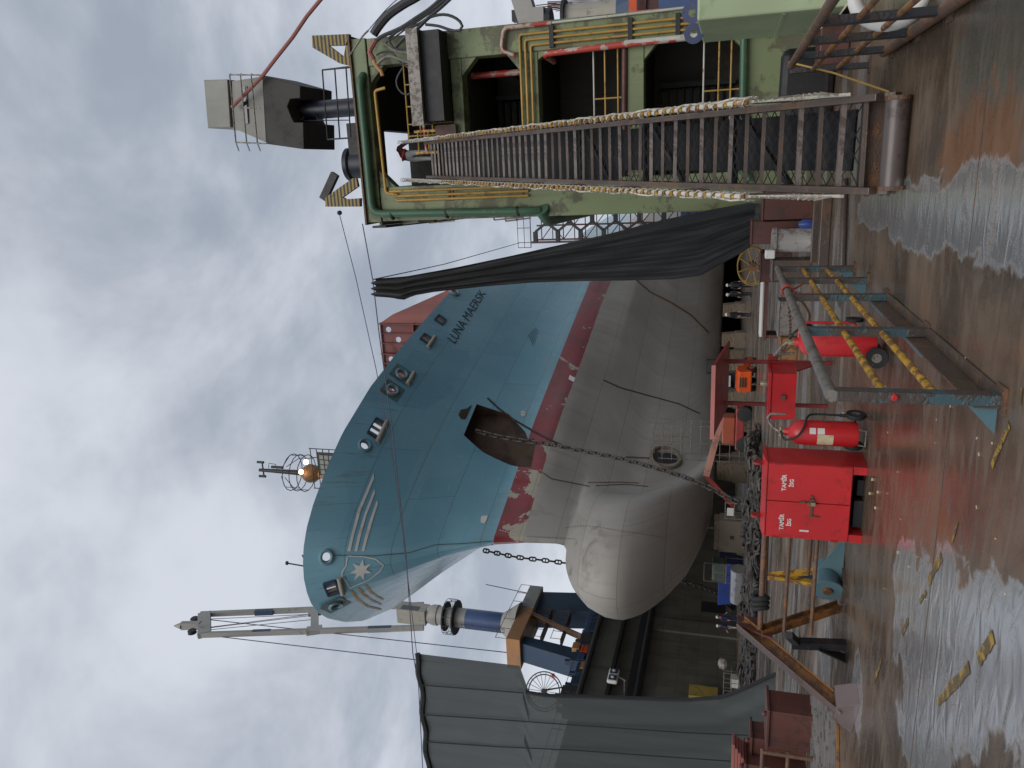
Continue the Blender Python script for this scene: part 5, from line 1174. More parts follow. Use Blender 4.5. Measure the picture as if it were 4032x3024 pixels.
for X in (x0 + .16, x1 - .1): part('lifting_lug', MB().lathe((X - .012, y0 + .26, zt_ + .10), (1, 0, 0), [(.028, 0), (.065, 0), (.065, .024), (.028, .024)], 16).bx(X - .011, X + .011, y0 + .22, y0 + .30, zt_ + .0, zt_ + .05), reddk, cbt)
solo('scrap_timber', MB().bx(-4.4, -4.05, 9.25, 9.45, .002, .1).bx(-4.0, -3.8, 9.3, 9.5, .002, .07), black, 'dark scrap lying under the red cabinet', 'scrap')
# ============================================================ WHEELED FIRE EXTINGUISHERS
def extinguisher(loc, label, rz=0, lean=0):
    e = thing('fire_extinguisher', label, 'extinguisher', (0, 0, 0), 'wheeled fire extinguishers on the deck')
    R_ = .155
    part('cylinder', MB().lathe((0, 0, 0), (0, 0, 1), [(.08, .09), (.14, .10), (R_, .15), (R_, .70), (.145, .78), (.11, .84), (.05, .88), (.04, .93)], 28), red, e, True)
    part('valve', MB().tube((0, 0, .92), (0, 0, .99), .035, 10).tube((-.06, 0, .97), (.06, 0, .97), .016, 8), brass, e, True)
    part('carry_handle', MB().path([(.0, .0, .99), (.02, .05, 1.05), (.05, .14, 1.1), (.11, .17, 1.12), (.16, .17, 1.08), (.16, .16, .9)], .016, 8), galv, e, True)
    part('hose', MB().path(resample([Vector(q) for q in ((.02, -.03, .97), (-.05, -.12, .93), (.02, -.19, .80), (.13, -.14, .72), (.2, -.02, .68), (.21, .08, .6), (.2, .1, .3))], .03), .013, 8), rubber, e, True)
    part('nozzle', MB().tube((.2, .1, .3), (.2, .1, .12), .02, 8, .03), rubber, e, True)
    lb = MB()
    for k in range(6):
        a0, a1 = [-2.25 + j * .16 for j in (k, k + 1)]; lb.add([(cos(a0) * (R_ + .0015), sin(a0) * (R_ + .0015), .38), (cos(a1) * (R_ + .0015), sin(a1) * (R_ + .0015), .38), (cos(a1) * (R_ + .0015), sin(a1) * (R_ + .0015), .56), (cos(a0) * (R_ + .0015), sin(a0) * (R_ + .0015), .56)], [(0, 1, 2, 3)])
    part('label', lb, labelm, e)
    for z0, z1 in ((.58, .65), (.48, .56)):
        l2 = MB()
        for k in range(3):
            a0, a1 = [-1.25 + j * .16 for j in (k, k + 1)]; l2.add([(cos(a0) * (R_ + .0015), sin(a0) * (R_ + .0015), z0), (cos(a1) * (R_ + .0015), sin(a1) * (R_ + .0015), z0), (cos(a1) * (R_ + .0015), sin(a1) * (R_ + .0015), z1), (cos(a0) * (R_ + .0015), sin(a0) * (R_ + .0015), z1)], [(0, 1, 2, 3)])
        part('sticker', l2, whitep, e)
    for s_ in (-1, 1):
        wh = part('wheel', MB().lathe((s_ * .2, .12, .115), (1, 0, 0), [(.05, -.02), (.11, -.025), (.115, 0), (.11, .025), (.05, .02)], 20), rubber, e, True)
        part('rim', MB().lathe((s_ * .2, .12, .115), (1, 0, 0), [(.05, -.022), (.05, .022)], 12), galv, wh)
    part('axle', MB().tube((-.2, .12, .115), (.2, .12, .115), .014, 8), black, e)
    part('foot_ring', MB().path([(-.1, -.08, .1), (-.1, -.12, .02), (.1, -.12, .02), (.1, -.08, .1)], .012, 8), galv, e, True)
    e.location = loc; e.rotation_euler = (0, 0, rz); return e
ex1 = extinguisher((-3.26, 9.42, 0), 'red wheeled extinguisher with cream label leaning beside the red cabinet', -.1)
dup(ex1, (-1.98, 8.75, 0), 1.6, 'red wheeled extinguisher seen through the yellow mid rails', 'wheeled fire extinguishers on the deck')
hr_ = thing('red_trolley', 'red hand trolley behind the railing posts', 'trolley', (-2.2, 10.2, 0))
part('frame', MB().tube((-2.35, 10.2, .12), (-2.35, 10.2, .75), .018, 8).tube((-2.05, 10.2, .12), (-2.05, 10.2, .75), .018, 8).tube((-2.35, 10.2, .75), (-2.05, 10.2, .75), .018, 8).bx(-2.36, -2.04, 10.0, 10.2, .1, .12), red, hr_)
part('brace', MB().beam((-2.35, 10.2, .25), (-2.05, 10.2, .45), .04, .02), reddk, hr_)
for X in (-2.38, -2.02): part('wheel', MB().lathe((X, 10.25, .1), (1, 0, 0), [(.1, -.02), (.1, .02)], 16), rubber, hr_)
# ============================================================ FIRE POINT with roof
fp = thing('fire_point_stand', 'red roofed fire point stand with a red box under its canopy', 'fire point', (-3.6, 12.6, 0))
part('canopy', MB().prism([(-4.14, 11.5, 1.80), (-4.14, 13.2, 1.585), (-4.14, 13.2, 1.62), (-4.14, 11.5, 1.84)], (1.16, 0, 0)), reddk, fp, bevel=.004)
part('fascia', MB().bx(-4.15, -2.97, 11.47, 11.495, 1.79, 1.85), M('pale_red_edge', (.45, .16, .14), .4, amt=.2), fp)
for X in (-3.28, -4.02): part('post', MB().bx(X - .03, X + .03, 12.95, 13.01, 0, 1.6), reddk, fp, bevel=.004)
part('box', MB().bx(-4.06, -3.3, 12.3, 12.93, .56, .93), red, fp, bevel=.006); part('box_lid', MB().bx(-4.08, -3.28, 12.27, 12.95, .935, .985), red, fp, bevel=.006)
part('latch', MB().bx(-3.72, -3.64, 12.25, 12.298, .72, .78), rusty, fp)
part('side_bracket', MB().prism([(-3.29, 12.95, .56), (-3.29, 12.4, .56), (-3.29, 12.95, .15)], (.02, 0, 0)), reddk, fp)
part('bell', MB().lathe((-3.55, 12.6, .985), (0, 0, 1), [(.05, 0), (.055, .06), (.04, .11), (.01, .13)], 14), brass, fp, True)
part('knob', MB().box((-3.2, 12.98, .9), (.1, .1, .16)), reddk, fp, bevel=.02)
# ============================================================ RAIL AND A-FRAME left of the cabinet
pr2 = thing('pipe_barrier', 'three bar brown pipe barrier running left from the red cabinet', 'railing', (-5.3, 9.35, 0), 'railings beside the gangway')
for z, r in ((1.10, .036), (.80, .024), (.47, .024)): part('bar', MB().tube((-4.45, 9.36, z), (-6.0, 9.32, z + .01), r, 12), rusty, pr2, True)
part('rear_bar', MB().tube((-4.45, 9.75, 1.06), (-5.85, 9.85, 1.04), .034, 10), rusty, pr2, True); part('rear_bar', MB().tube((-4.45, 9.75, .5), (-5.4, 9.8, .5), .024, 10), rusty, pr2, True)
part('post', MB().tube((-4.6, 9.75, 0), (-4.6, 9.75, 1.06), .03, 10), rusty, pr2)
wetpink = M('wet_sky_tinted_plate', (.16, .12, .115), .16, col2=(.10, .075, .07), amt=.3, scale=3, bump=.08)  # pinkish base paints sky reflection into the wet steel
af = thing('a_frame_brace', 'brown A-frame steel brace with a pale wet flange at lower left', 'brace', (-6.2, 9.2, 0))
T_ = Vector((-6.03, 9.28, 1.22)); F1 = Vector((-6.55, 8.62, .12)); F2 = Vector((-5.95, 10.0, .05))
part('front_leg', MB().ibeam(T_ + Vector((.0, .18, .12)), F1, .2, .16, .018, (-.55, -.55, .7)), rustor, af, bevel=.003)
d_ = (F1 - T_).normalized(); up_ = Vector((-.55, -.55, .7)); up_ = (up_ - d_ * up_.dot(d_)).normalized()
part('wet_flange', MB().beam(T_ + Vector((0, .18, .12)) + up_ * .088, F1 + up_ * .088, .29, .014, up_), wetpink, af)
part('head_plate', MB().prism([T_ + Vector((-.02, -.12, -.28)), T_ + Vector((-.02, .34, -.12)), T_ + Vector((-.02, .34, .16)), T_ + Vector((-.02, .1, .17))], (.03, 0, 0)), brownred, af)
part('rear_leg', MB().ibeam(T_ + Vector((0, 0, -.1)), F2, .12, .12, .014), rustor, af, bevel=.003)
part('channel', MB().beam((-6.35, 9.6, .68), (-6.3, 9.62, .0), .10, .14).beam((-6.3, 9.55, .62), (-6.02, 9.28, .75), .09, .09).prism([(-6.36, 9.5, .34), (-6.36, 9.7, .34), (-6.5, 9.7, .0), (-6.5, 9.5, .0)], (.02, .0, .0)), black, af)
part('foot_block', MB().prism([(-6.3, 8.42, 0), (-6.95, 8.72, 0), (-6.95, 8.72, .02), (-6.72, 8.62, .24), (-6.42, 8.48, .24)], (.1, .28, 0)), wetpink, af, bevel=.004)
bdl = MB()
for k in range(3): bdl.path([(-5.55 - k * .07 + .02 * cos(i * .9), 9.36 + .07 * cos(i * pi / 6), 1.12 + .09 * sin(i * pi / 6)) for i in range(12)], .035, 8, True)
solo('rubber_fender', bdl, rubber, 'black rubber rings slung over the top bar of the pipe barrier', 'fender', smooth=True)
ro = thing('fairlead_roller', 'teal deck roller on orange brackets left of the red cabinet', 'roller', (-5.4, 10.2, 0))
ra, rb = Vector((-5.72, 9.98, .22)), Vector((-5.5, 10.5, .22)); rd = (rb - ra).normalized()
part('drum', MB().lathe(ra, rd, [(.2, 0), (.2, .03), (.18, .06), (.17, .42)], 24), teal, ro, True); part('side_plate', MB().prism([ra + Vector((.12, .15, .18)), ra + Vector((.75, .2, -.2)), ra + Vector((.1, .15, -.2))], (0, .02, 0)), teal, ro); part('hub', MB().lathe(ra - rd * .03, rd, [(.06, 0), (.075, .03), (.075, .05)], 14), rustor, ro, True)
for o_ in (.0, .22): part('bracket', MB().beam(ra + rd * (.1 + o_) + Vector((0, 0, .1)), ra + rd * (.1 - o_ * .2) + Vector((-.02, .15, .85)), .05, .1), yrust, ro)
part('bracket_web', MB().prism([ra + rd * .12 + Vector((0, .03, .1)), ra + rd * .3 + Vector((0, .03, .1)), ra + rd * .1 + Vector((-.02, .17, .7))], (0, .01, 0)), cranenavy, ro)
part('base', MB().box((ra + rb) / 2 * Vector((1, 1, 0)).x if False else ((ra.x + rb.x) / 2, (ra.y + rb.y) / 2 + .05, .02), (.7, .42, .038), atan2(rd.y, rd.x)), rustyw, ro)
# ============================================================ LOWER LEFT: rusty mooring gear and ribbed ramp
rg_ = thing('ribbed_ramp', 'ribbed pale grey ramp plate at the lower left deck', 'ramp', (-8.6, 10.8, 0))
ua, ub = Vector((-7.3, 10.0, 0)), Vector((-9.3, 12.5, 0)); ul, vl = Vector((-8.2, 9.35, 0)) - ua, ub - ua
wetgrey = M('wet_grey_plate', (.2, .19, .18), .14, col2=(.1, .085, .07), amt=.4, scale=4, bump=.1)
part('plate', MB().prism([ua, ub, ub + ul * 5, ua + ul * 5], (0, 0, .012)), wetgrey, rg_)
rm = None
for i in range(16):
    a = ua + vl * (i / 15.5) + Vector((0, 0, .012)); o = part('rib', MB().beam(a + Vector((0, 0, .012)), a + ul * 5 + Vector((0, 0, .012)), .028, .024), wetgrey, rg_)
part('edge_angle', MB().beam(ua + Vector((.05, -.06, .02)), ua + ul * 5 + Vector((.05, -.06, .02)), .16, .03), rustor, rg_)
for nm, a, lb in (('bitt_box', (-10.1, -9.35, 12.0, 12.6, 0, .72), 'brown mooring box with a lipped top beside the left curtain'), ('bitt_box', (-11.7, -10.9, 12.4, 13.0, 0, 1.05), 'taller brown mooring box at the far lower left'), ('bitt_box', (-10.9, -10.55, 12.7, 13.2, 0, .95), 'narrow brown box between the two mooring boxes')):
    th_ = thing(nm, lb, 'mooring box', ((a[0] + a[1]) / 2, (a[2] + a[3]) / 2, 0), 'mooring boxes at lower left')
    part('body', MB().bx(*a), brownred, th_, bevel=.015); part('lip', MB().bx(a[0] - .05, a[1] + .05, a[2] - .05, a[3] + .05, a[5], a[5] + .05), brownred, th_, bevel=.01)
    part('knob', MB().lathe((a[1] - .06, a[2], a[5] + .05), (0, 0, 1), [(.04, 0), (.05, .05), (.02, .09)], 10), brownred, th_, True)
bf = thing('low_pipe_frame', 'low rusty pipe frame before the brown mooring boxes', 'frame', (-10.3, 11.7, 0))
for z in (.84, .42): part('rail', MB().tube((-9.85, 11.65, z), (-12.0, 11.5, z), .035, 10), rusty, bf, True)
for X in (-9.9, -10.6, -11.4): part('post', MB().tube((X, 11.62, 0), (X, 11.62, .84), .035, 10), rusty, bf, True)
part('hook', MB().path([(-10.1, 11.5, .0), (-10.1, 11.45, .12), (-10.2, 11.42, .17), (-10.28, 11.42, .1), (-10.26, 11.42, .04)], .02, 7), rusty, bf, True)
pk = thing('timber_stack', 'pink stained planks piled on the far left mooring box', 'timber', (-11.3, 12.7, 1.1))
for i in range(4): part('plank', MB().box((-11.3 + i * .05, 12.7, 1.13 + i * .055), (.95, .5 - i * .03, .05), .05 * i), pinkprim, pk, bevel=.006)
# ============================================================ GEAR between the tower and the railing
kb1 = solo('kerb_beam', MB().bx(-2.15, -.55, 14.1, 14.3, 0.001, .16), rustyw, 'near brown kerb beam crossing between tower and railing', 'beam', bevel=.01)
solo('kerb_beam', MB().bx(-1.9, -.5, 15.0, 15.14, 0.001, .2), rustyw, 'far thin brown kerb beam at the tower foot', 'beam', bevel=.01)
solo('deck_pipe', MB().tube((-1.7, 11.9, .06), (-.35, 12.3, .06), .05, 12), rustyw, 'dark pipe lying across the deck beyond the railing', 'pipe', smooth=True)
bo = thing('bollard', 'stained grey and white mooring bollard with a flanged cap', 'bollard', (-1.6, 16.3, 0))
part('barrel', MB().lathe((-1.62, 16.35, 0), (0, 0, 1), [(.30, 0), (.27, .04), (.235, .1), (.235, .74)], 24), concrete, bo, True)
part('cap', MB().lathe((-1.62, 16.35, .74), (0, 0, 1), [(.27, 0), (.27, .07), (.2, .09)], 24), concrete, bo, True); part('cap_block', MB().bx(-1.95, -1.78, 16.1, 16.3, .76, .95), whitep, bo, bevel=.02)
for nm, bxv, mt, lb in (('steel_box', (-1.25, -.6, 16.9, 17.6, 0, .98), brownred, 'tall dark red box against the green tower foot'), ('steel_box', (-1.75, -1.28, 17.0, 17.7, 0, 1.18), brownred, 'upright red brown box behind the grey bollard'),
                    ('steel_box', (-2.5, -2.08, 16.9, 17.5, 0, .74), rustyw, 'low brown box left of the grey bollard'), ('steel_box', (-3.3, -2.5, 22, 22.9, 0, .78), brownred, 'red brown box carrying the yellow hose reel'),
                    ('steel_box', (-4.2, -3.35, 19.2, 19.8, 0, .42), galv, 'flat grey crate on the deck beyond the rail'), ('steel_box', (-4.75, -4.2, 19.0, 19.8, 0, .36), rustor, 'rusty orange crate beside the flat grey crate')):
    th_ = thing(nm, lb, 'box', ((bxv[0] + bxv[1]) / 2, (bxv[2] + bxv[3]) / 2, 0), 'steel boxes beyond the railing'); part('body', MB().bx(*bxv), mt, th_, bevel=.012)
    part('lid', MB().bx(bxv[0] - .02, bxv[1] + .02, bxv[2] - .02, bxv[3] + .02, bxv[5], bxv[5] + .035), mt, th_, bevel=.008)
solo('blue_drum', MB().lathe((-1.27, 15.9, 0), (0, 0, 1), [(.08, 0), (.09, .02), (.09, .3), (.06, .34), (.05, .37)], 14), bluebox, 'small bright blue canister beside the grey bollard', 'canister', smooth=True)
hr2 = thing('hose_reel', 'yellow hose reel hoop standing on a red brown box', 'hose reel', (-2.9, 22.4, .82))
for Y in (22.25, 22.6): part('hoop', MB().path([(-2.9 + .52 * cos(i * pi / 14), Y, 1.0 + .40 * sin(i * pi / 14)) for i in range(28)], .018, 6, True), yellow, hr2, True)
part('spindle', MB().tube((-2.9, 22.2, 1.0), (-2.9, 22.65, 1.0), .12, 12), rustor, hr2, True)
for i in range(4): a = i * pi / 4 + .3; part('spoke', MB().tube((-2.9 - .52 * cos(a), 22.25, 1.0 - .4 * sin(a)), (-2.9 + .52 * cos(a), 22.25, 1.0 + .4 * sin(a)), .02, 6), yellow, hr2)
tbw = thing('pipe_pallet', 'low table of pale pipes beyond the railing', 'pipe rack', (-4.2, 24, 0))
part('table', MB().bx(-5.3, -3.4, 23.6, 24.4, .5, .58), brownred, tbw)
for i in range(4): part('pipe', MB().tube((-5.2, 23.7 + i * .16, .64), (-3.5, 23.75 + i * .16, .64), .055, 8), whitep, tbw, True)
for X in (-5.2, -3.5): part('leg', MB().bx(X - .05, X + .05, 23.65, 24.35, 0, .5), brownred, tbw)
solo('dark_screen', MB().prism([(.0, 14.6, .01), (1.75, 14.6, .01), (1.75, 14.6, .88), (1.0, 14.6, .9), (.35, 14.6, .62)], (0, .3, 0)), black, 'black covered equipment in front of the green tower sill', 'cover', bevel=.12)
solo('pipe_bundle', MB().bx(1.3, 1.9, 13.2, 13.9, .001, .42), brownred, 'brown box beside the green locker behind the railing', 'box', bevel=.02)
solo('hand_lance', MB().path([(.62, 9.6, .02), (.95, 10.6, .5), (1.2, 11.5, .95)], .012, 6), yellow, 'thin yellow pole leaning on the right railing', 'pole')
lb_ = thing('lifebuoy', 'white lifebuoy hung behind the right railing at the frame edge', 'lifebuoy', (1.35, 8.1, .3))
bc_ = Vector((1.36, 8.1, .34)); part('ring', MB().path([bc_ + Vector((.0 + .27 * cos(i * pi / 14), .05 * cos(i * pi / 14), .29 * sin(i * pi / 14))) for i in range(28)], .062, 12, True), whitep, lb_, True)
part('hub_light', MB().lathe(bc_, (0, -1, 0), [(.06, 0), (.07, .05), (.03, .1)], 12), orange, lb_, True)
part('hanger', MB().path([bc_ + Vector((0, 0, .3)), Vector((1.2, 8.15, .75)), Vector((1.08, 8.2, .98))], .008, 5), rope, lb_)
# ============================================================ YELLOW MARKS AND LITTER
ym = M('worn_yellow_line_paint', (.36, .22, .03), .4, col2=(.07, .05, .03), amt=.62, scale=9, bump=.1)
for p, q, wd in (((3706, 2188), (3655, 2292), .10), ((3575, 2440), (3552, 2495), .08), ((3910, 2505), (3850, 2600), .11), ((3815, 2625), (3690, 2770), .09), ((3470, 2600), (3440, 2690), .06), ((3972, 1668), (3904, 1835), .07), ((4024, 1528), (4017, 1593), .03), ((3770, 2055), (3748, 2135), .04), ((3645, 2330), (3620, 2370), .05)):
    a, b = gz(*p, .005), gz(*q, .005); d = (b - a).normalized(); n_ = Vector((-d.y, d.x, 0)); N = 9; g = [[], []]
    for i in range(N):
        c = a.lerp(b, i / (N - 1)); w1, w2 = wd / 2 * random.uniform(.55, 1.1), wd / 2 * random.uniform(.55, 1.1); g[0].append(c - n_ * w1); g[1].append(c + n_ * w2)
    o = part('deck_marking', MB().grid(g), ym, deck)
lit = MB()
for i in range(22):
    x, y = random.uniform(3430, 3980), random.uniform(1400, 2500); c = gz(x, y, .006); lit.box(c, (random.uniform(.006, .03), random.uniform(.005, .012), .006), random.uniform(0, 3))
for x, y in ((3434, 1888), (3424, 1943), (3456, 1938), (3446, 2000), (3320, 1628)): lit.box(gz(x, y, .01), (.03, .02, .016), .4)
o = part('deck_litter', lit, labelm, None); setp(o, 'scattered pale scraps and flakes lying on the wet deck', 'litter', None, 'stuff')
# ============================================================ DOCK FLOOR GEAR under the ship
def pile(name, label, cx, wx, cy, wy, hgt, n, seed, sc):
    random.seed(seed); mb = MB(); base = []; hx, R_ = .13, .135
    for i in range(8):
        a = 2 * pi * i / 8; base.append((cos(a) * R_ + (hx if cos(a) > 0 else -hx), sin(a) * R_, 0))
    for i in range(n):
        u = random.uniform(-1, 1); v = random.uniform(-1, 1); h = hgt * max(.08, (1 - abs(v) ** 1.6)) * (.75 + .25 * sin(u * 9 + seed))
        c = Vector((cx + u * wx, cy + v * wy, .06 + random.random() ** .5 * h)); R3 = Matrix.Rotation(random.uniform(-.5, .5), 3, 'Z') @ Matrix.Rotation(random.uniform(-.8, .8) + (pi / 2 if i % 2 else 0), 3, 'X') @ Matrix.Rotation(random.uniform(-.5, .5), 3, 'Y')
        mb.path([c + R3 @ (Vector(p) * sc) for p in base], .065 * sc, 5, True)
    o = part(name, mb, chainm, None, True); setp(o, label, 'chain', None, 'stuff'); return o
pile('chain_heap', 'long heap of anchor chain laid out on the dock floor', -17.6, 5.6, 32.5, 2.6, .62, 620, 5, 1.05)
pile('chain_heap', 'lower heap of anchor chain towards the left curtain', -26.5, 5.0, 34.5, 2.2, .35, 330, 9, 1.0)
kb = thing('keel_block', 'big grey brown steel dock block ahead of the bulb', 'dock block', (-23.2, 46.5, 0), 'dock blocks under the ship')
part('body', MB().bx(-24.3, -22.1, 46, 47.2, 0, 1.75), blockm, kb, bevel=.05); part('lifting_hole', MB().bx(-23.35, -23.1, 45.985, 46.0, .8, 1.05), black, kb)
part('top_timber', MB().bx(-24.2, -22.2, 46.05, 47.15, 1.75, 2.05), wood, kb, bevel=.02)
random.seed(11); proto = None
spots = [(-21.5, 53), (-20.0, 57), (-23, 58.5), (-18.2, 60), (-22.5, 64), (-16.5, 63), (-25, 52), (-20.5, 68), (-15.2, 68), (-18, 73), (-23, 75), (-13.5, 73)]
for i, (X, Y) in enumerate(spots):
    if proto is None:
        proto = thing('keel_block', '', 'dock block', (0, 0, 0), 'dock blocks under the ship')
        part('base', MB().bx(-.7, .7, -.5, .5, 0, .95), blockm, proto, bevel=.03)
        for k in range(4): part('timber', MB().bx(-.62 + .02 * k, .62 - .03 * k, -.45, .45, .955 + k * .27, 1.215 + k * .27), wood, proto, bevel=.015)
        proto.location = (X, Y, 0); o = proto
    else: o = dup(proto, (X, Y, 0), random.uniform(-.06, .06), '')
    o['label'] = 'timber topped keel block, ' + ['nearest', 'second', 'third', 'fourth', 'fifth', 'sixth', 'seventh', 'eighth', 'ninth', 'tenth', 'eleventh', 'farthest'][sorted(spots, key=lambda q: q[1]).index((X, Y))] + ' under the shaded hull'
solo('dock_end_blocker', MB().bx(-41, -1.2, 150, 150.4, 0.001, 5.5), black, 'low black screen added at the far dock end to darken the gap under the hull', 'blocker')  # added black wall that darkens the bright strip below the hull
# forklift
fk = thing('forklift', 'orange forklift truck parked in front of the grey hull', 'forklift', (0, 0, 0))
part('counterweight', MB().prism([(-.62, -.55, .25), (-.62, .35, .25), (-.62, .35, 1.05), (-.62, -.2, 1.1), (-.62, -.62, .95)], (1.24, 0, 0)), orange, fk, bevel=.07)
part('chassis', MB().bx(-.55, .55, .35, 1.35, .3, .72), orange, fk, bevel=.05)
for z in (.55, .68, .81): part('grille_slot', MB().bx(-.28, .28, -.64, -.55, z, z + .07), black, fk)
for X, Y, r in ((-.55, -.1, .27), (.55, -.1, .27), (-.6, 1.1, .33), (.6, 1.1, .33)):
    wh = part('wheel', MB().lathe((X - .12, Y, r), (1, 0, 0), [(r * .6, 0), (r, .03), (r, .21), (r * .6, .24)], 18), rubber, fk, True); part('rim', MB().lathe((X - .13, Y, r), (1, 0, 0), [(r * .5, 0), (r * .5, .26)], 12), orange, wh, off=Vector((0, 0, 0)))
for X in (-.52, .52):
    for Y in (-.3, .95): part('cab_pillar', MB().tube((X, Y, 1.0 if Y < 0 else .72), (X * .92, Y * .9, 2.15), .04, 8), black, fk)
part('cab_roof', MB().bx(-.55, .55, -.35, .95, 2.15, 2.22), black, fk, bevel=.02); part('windscreen', MB().bx(-.42, .25, -.3, -.28, 1.35, 1.95), M('pale_glass', (.45, .48, .5), .2, bump=0), fk)
part('seat', MB().bx(-.25, .25, .2, .6, 1.0, 1.12).bx(-.25, .25, .1, .2, 1.1, 1.6), black, fk, bevel=.03)
for X in (-.4, .4): part('mast_rail', MB().bx(X - .05, X + .05, 1.4, 1.55, .1, 2.7), black, fk); part('fork', MB().bx(X - .06, X + .06, 1.55, 2.6, .12, .17), galv, fk)
part('mast_tie', MB().bx(-.4, .4, 1.42, 1.5, 2.6, 2.7).bx(-.5, .5, 1.55, 1.6, .3, .7), black, fk)
fk.location = gz(2978, 1490); fk.rotation_euler = (0, 0, radians(-8))
# boom lift
bl = thing('boom_lift', 'red boom lift with folded arm beside the forklift', 'boom lift', (0, 0, 0))
part('chassis', MB().bx(-1.3, 1.3, -.8, .8, .45, .95), reddk, bl, bevel=.06); part('turret', MB().bx(-1.0, .7, -.7, .7, .97, 1.75), M('faded_orange_red', (.34, .07, .03), .45, amt=.3, scale=2), bl, bevel=.08)
for X in (-.95, .95):
    for Y in (-.75, .75): part('wheel', MB().lathe((X, Y - .17, .45), (0, 1, 0), [(.25, 0), (.45, .04), (.45, .3), (.25, .34)], 18), rubber, bl, True)
part('boom_arm', MB().beam((.4, 0, 1.8), (-3.2, -.3, 2.6), .32, .38), M('pale_red_boom', (.36, .17, .13), .45, amt=.3, scale=1.5), bl, bevel=.02); part('boom_arm', MB().beam((-3.2, -.3, 2.6), (-5.0, -.5, .9), .24, .28), reddk, bl, bevel=.02)
bk = MB()
for z in (.35, .85, 1.4): bk.path([(-5.6, -1.1, z), (-4.6, -1.1, z), (-4.6, .1, z), (-5.6, .1, z)], .03, 6, True)
for X in (-5.6, -4.6):
    for Y in (-1.1, .1): bk.tube((X, Y, .3), (X, Y, 1.4), .03, 6)
bk.bx(-5.6, -4.6, -1.1, .1, .3, .34); part('basket', bk, galv, bl); part('control_box', MB().bx(-5.4, -4.9, -1.16, -1.1, .9, 1.3), whitep, bl)
bl.location = (-15.9, 46.5, 0); bl.rotation_euler = (0, 0, .1)
# scaffold against the bulb
sf = thing('scaffold', 'thin tube scaffold standing beside the bow thruster opening', 'scaffold', (-18.8, 50, 0))
def sfp(zx, zy): return gy(2600 + zx / 3.318, 1650 + zy / 3.318, 48.5)
a0, b0 = sfp(0, 75), sfp(0, 510); zt2 = sfp(-150, 300).z
for k, X in enumerate((a0.x, (a0.x + b0.x) / 2, b0.x)):
    for Y in (48.5, 49.6): part('standard', MB().tube((X, Y, 0), (X, Y, zt2 - .3 * k), .03, 6), galv, sf)
z = .6
while z < zt2:
    for Y in (48.5, 49.6): part('ledger', MB().tube((b0.x - .1, Y, z), (a0.x + .1, Y, z), .025, 6), galv, sf)
    z += .62
for i in range(4): part('toe_rod', MB().tube((a0.x - .3 - i * .35, 48.5, zt2 - 1.6), (a0.x - .3 - i * .35, 48.5, zt2 + .2), .022, 6), galv, sf)
# green welding set, steel plate drums, blue skip, anchor and cage left of the bulb
gs = thing('welding_set', 'small green machine on a railed stand left of the dock block', 'machine', (-25.6, 46, 0))
part('body', MB().bx(-26.2, -25.0, 45.6, 46.6, 1.3, 2.1), olive, gs, bevel=.05); part('front_panel', MB().bx(-26.1, -25.7, 45.58, 45.6, 1.45, 1.95), glass, gs); part('front_panel', MB().bx(-25.5, -25.1, 45.58, 45.6, 1.45, 1.95), glass, gs)
part('stand', MB().bx(-26.3, -24.9, 45.5, 46.7, 1.2, 1.3).tube((-26.25, 45.6, 0), (-26.25, 45.6, 2.6), .03, 6).tube((-24.95, 45.6, 0), (-24.95, 45.6, 2.6), .03, 6).tube((-26.25, 45.6, 2.6), (-24.95, 45.6, 2.6), .025, 6).tube((-26.25, 46.5, 0), (-26.25, 46.5, 1.2), .03, 6).tube((-24.95, 46.5, 0), (-24.95, 46.5, 1.2), .03, 6), galv, gs)
solo('steel_tank', MB().tube((-26.8, 44.5, .5), (-24.4, 44.2, .5), .48, 20), M('bright_wet_steel', (.4, .4, .41), .22, .6, amt=.3, scale=3, bump=.05), 'bright wet steel tube lying left of the dock block', 'tube', smooth=True)
solo('blue_skip', MB().prism([(-31.5, 52, 0), (-28.6, 52, 0), (-28.2, 52, 1.7), (-31.9, 52, 1.7)], (0, 1.8, 0)), bluebox, 'dark blue skip behind the bulb near the left wall', 'skip', bevel=.04)
an = thing('ship_anchor', 'black stockless anchor lying where the starboard chain lands', 'anchor', gz(2905, 2350))
c = gz(2905, 2350); part('shank', MB().beam(c + Vector((-1.2, .6, .35)), c + Vector((1.4, -.2, .25)), .28, .3), black, an, bevel=.05)
part('crown', MB().beam(c + Vector((-1.3, -.6, .4)), c + Vector((-1.1, 1.5, .4)), .55, .5), black, an, bevel=.1)
for s_ in (-.5, 1.4): part('fluke', MB().prism([c + Vector((-1.2, s_ - .25, .3)), c + Vector((-1.2, s_ + .25, .3)), c + Vector((-.1, s_ + .05, 1.5)), c + Vector((-.2, s_ - .05, 1.5))], (.18, 0, .12)), black, an, bevel=.03)
cg2 = thing('gas_bottle_cage', 'tube cage with pale bags standing before the left wall', 'cage', (-36.5, 51, 0)); mb = MB()
for z in (.05, .55, 1.1):
    mb.path([(-38.5, 50, z), (-36.2, 50, z), (-36.2, 51.4, z), (-38.5, 51.4, z)], .03, 6, True)
for X in (-38.5, -37.7, -37, -36.2):
    for Y in (50, 51.4): mb.tube((X, Y, 0), (X, Y, 1.1), .03, 6)
part('cage_frame', mb, galv, cg2, kind='stuff'); part('bag', MB().lathe((-36.0, 50.8, .9), (0, 0, 1), [(.3, 0), (.45, .2), (.4, .5), (.15, .65)], 12), concrete, cg2, True); part('box', MB().bx(-37.6, -36.9, 50.3, 51, .06, .6), whitep, cg2)
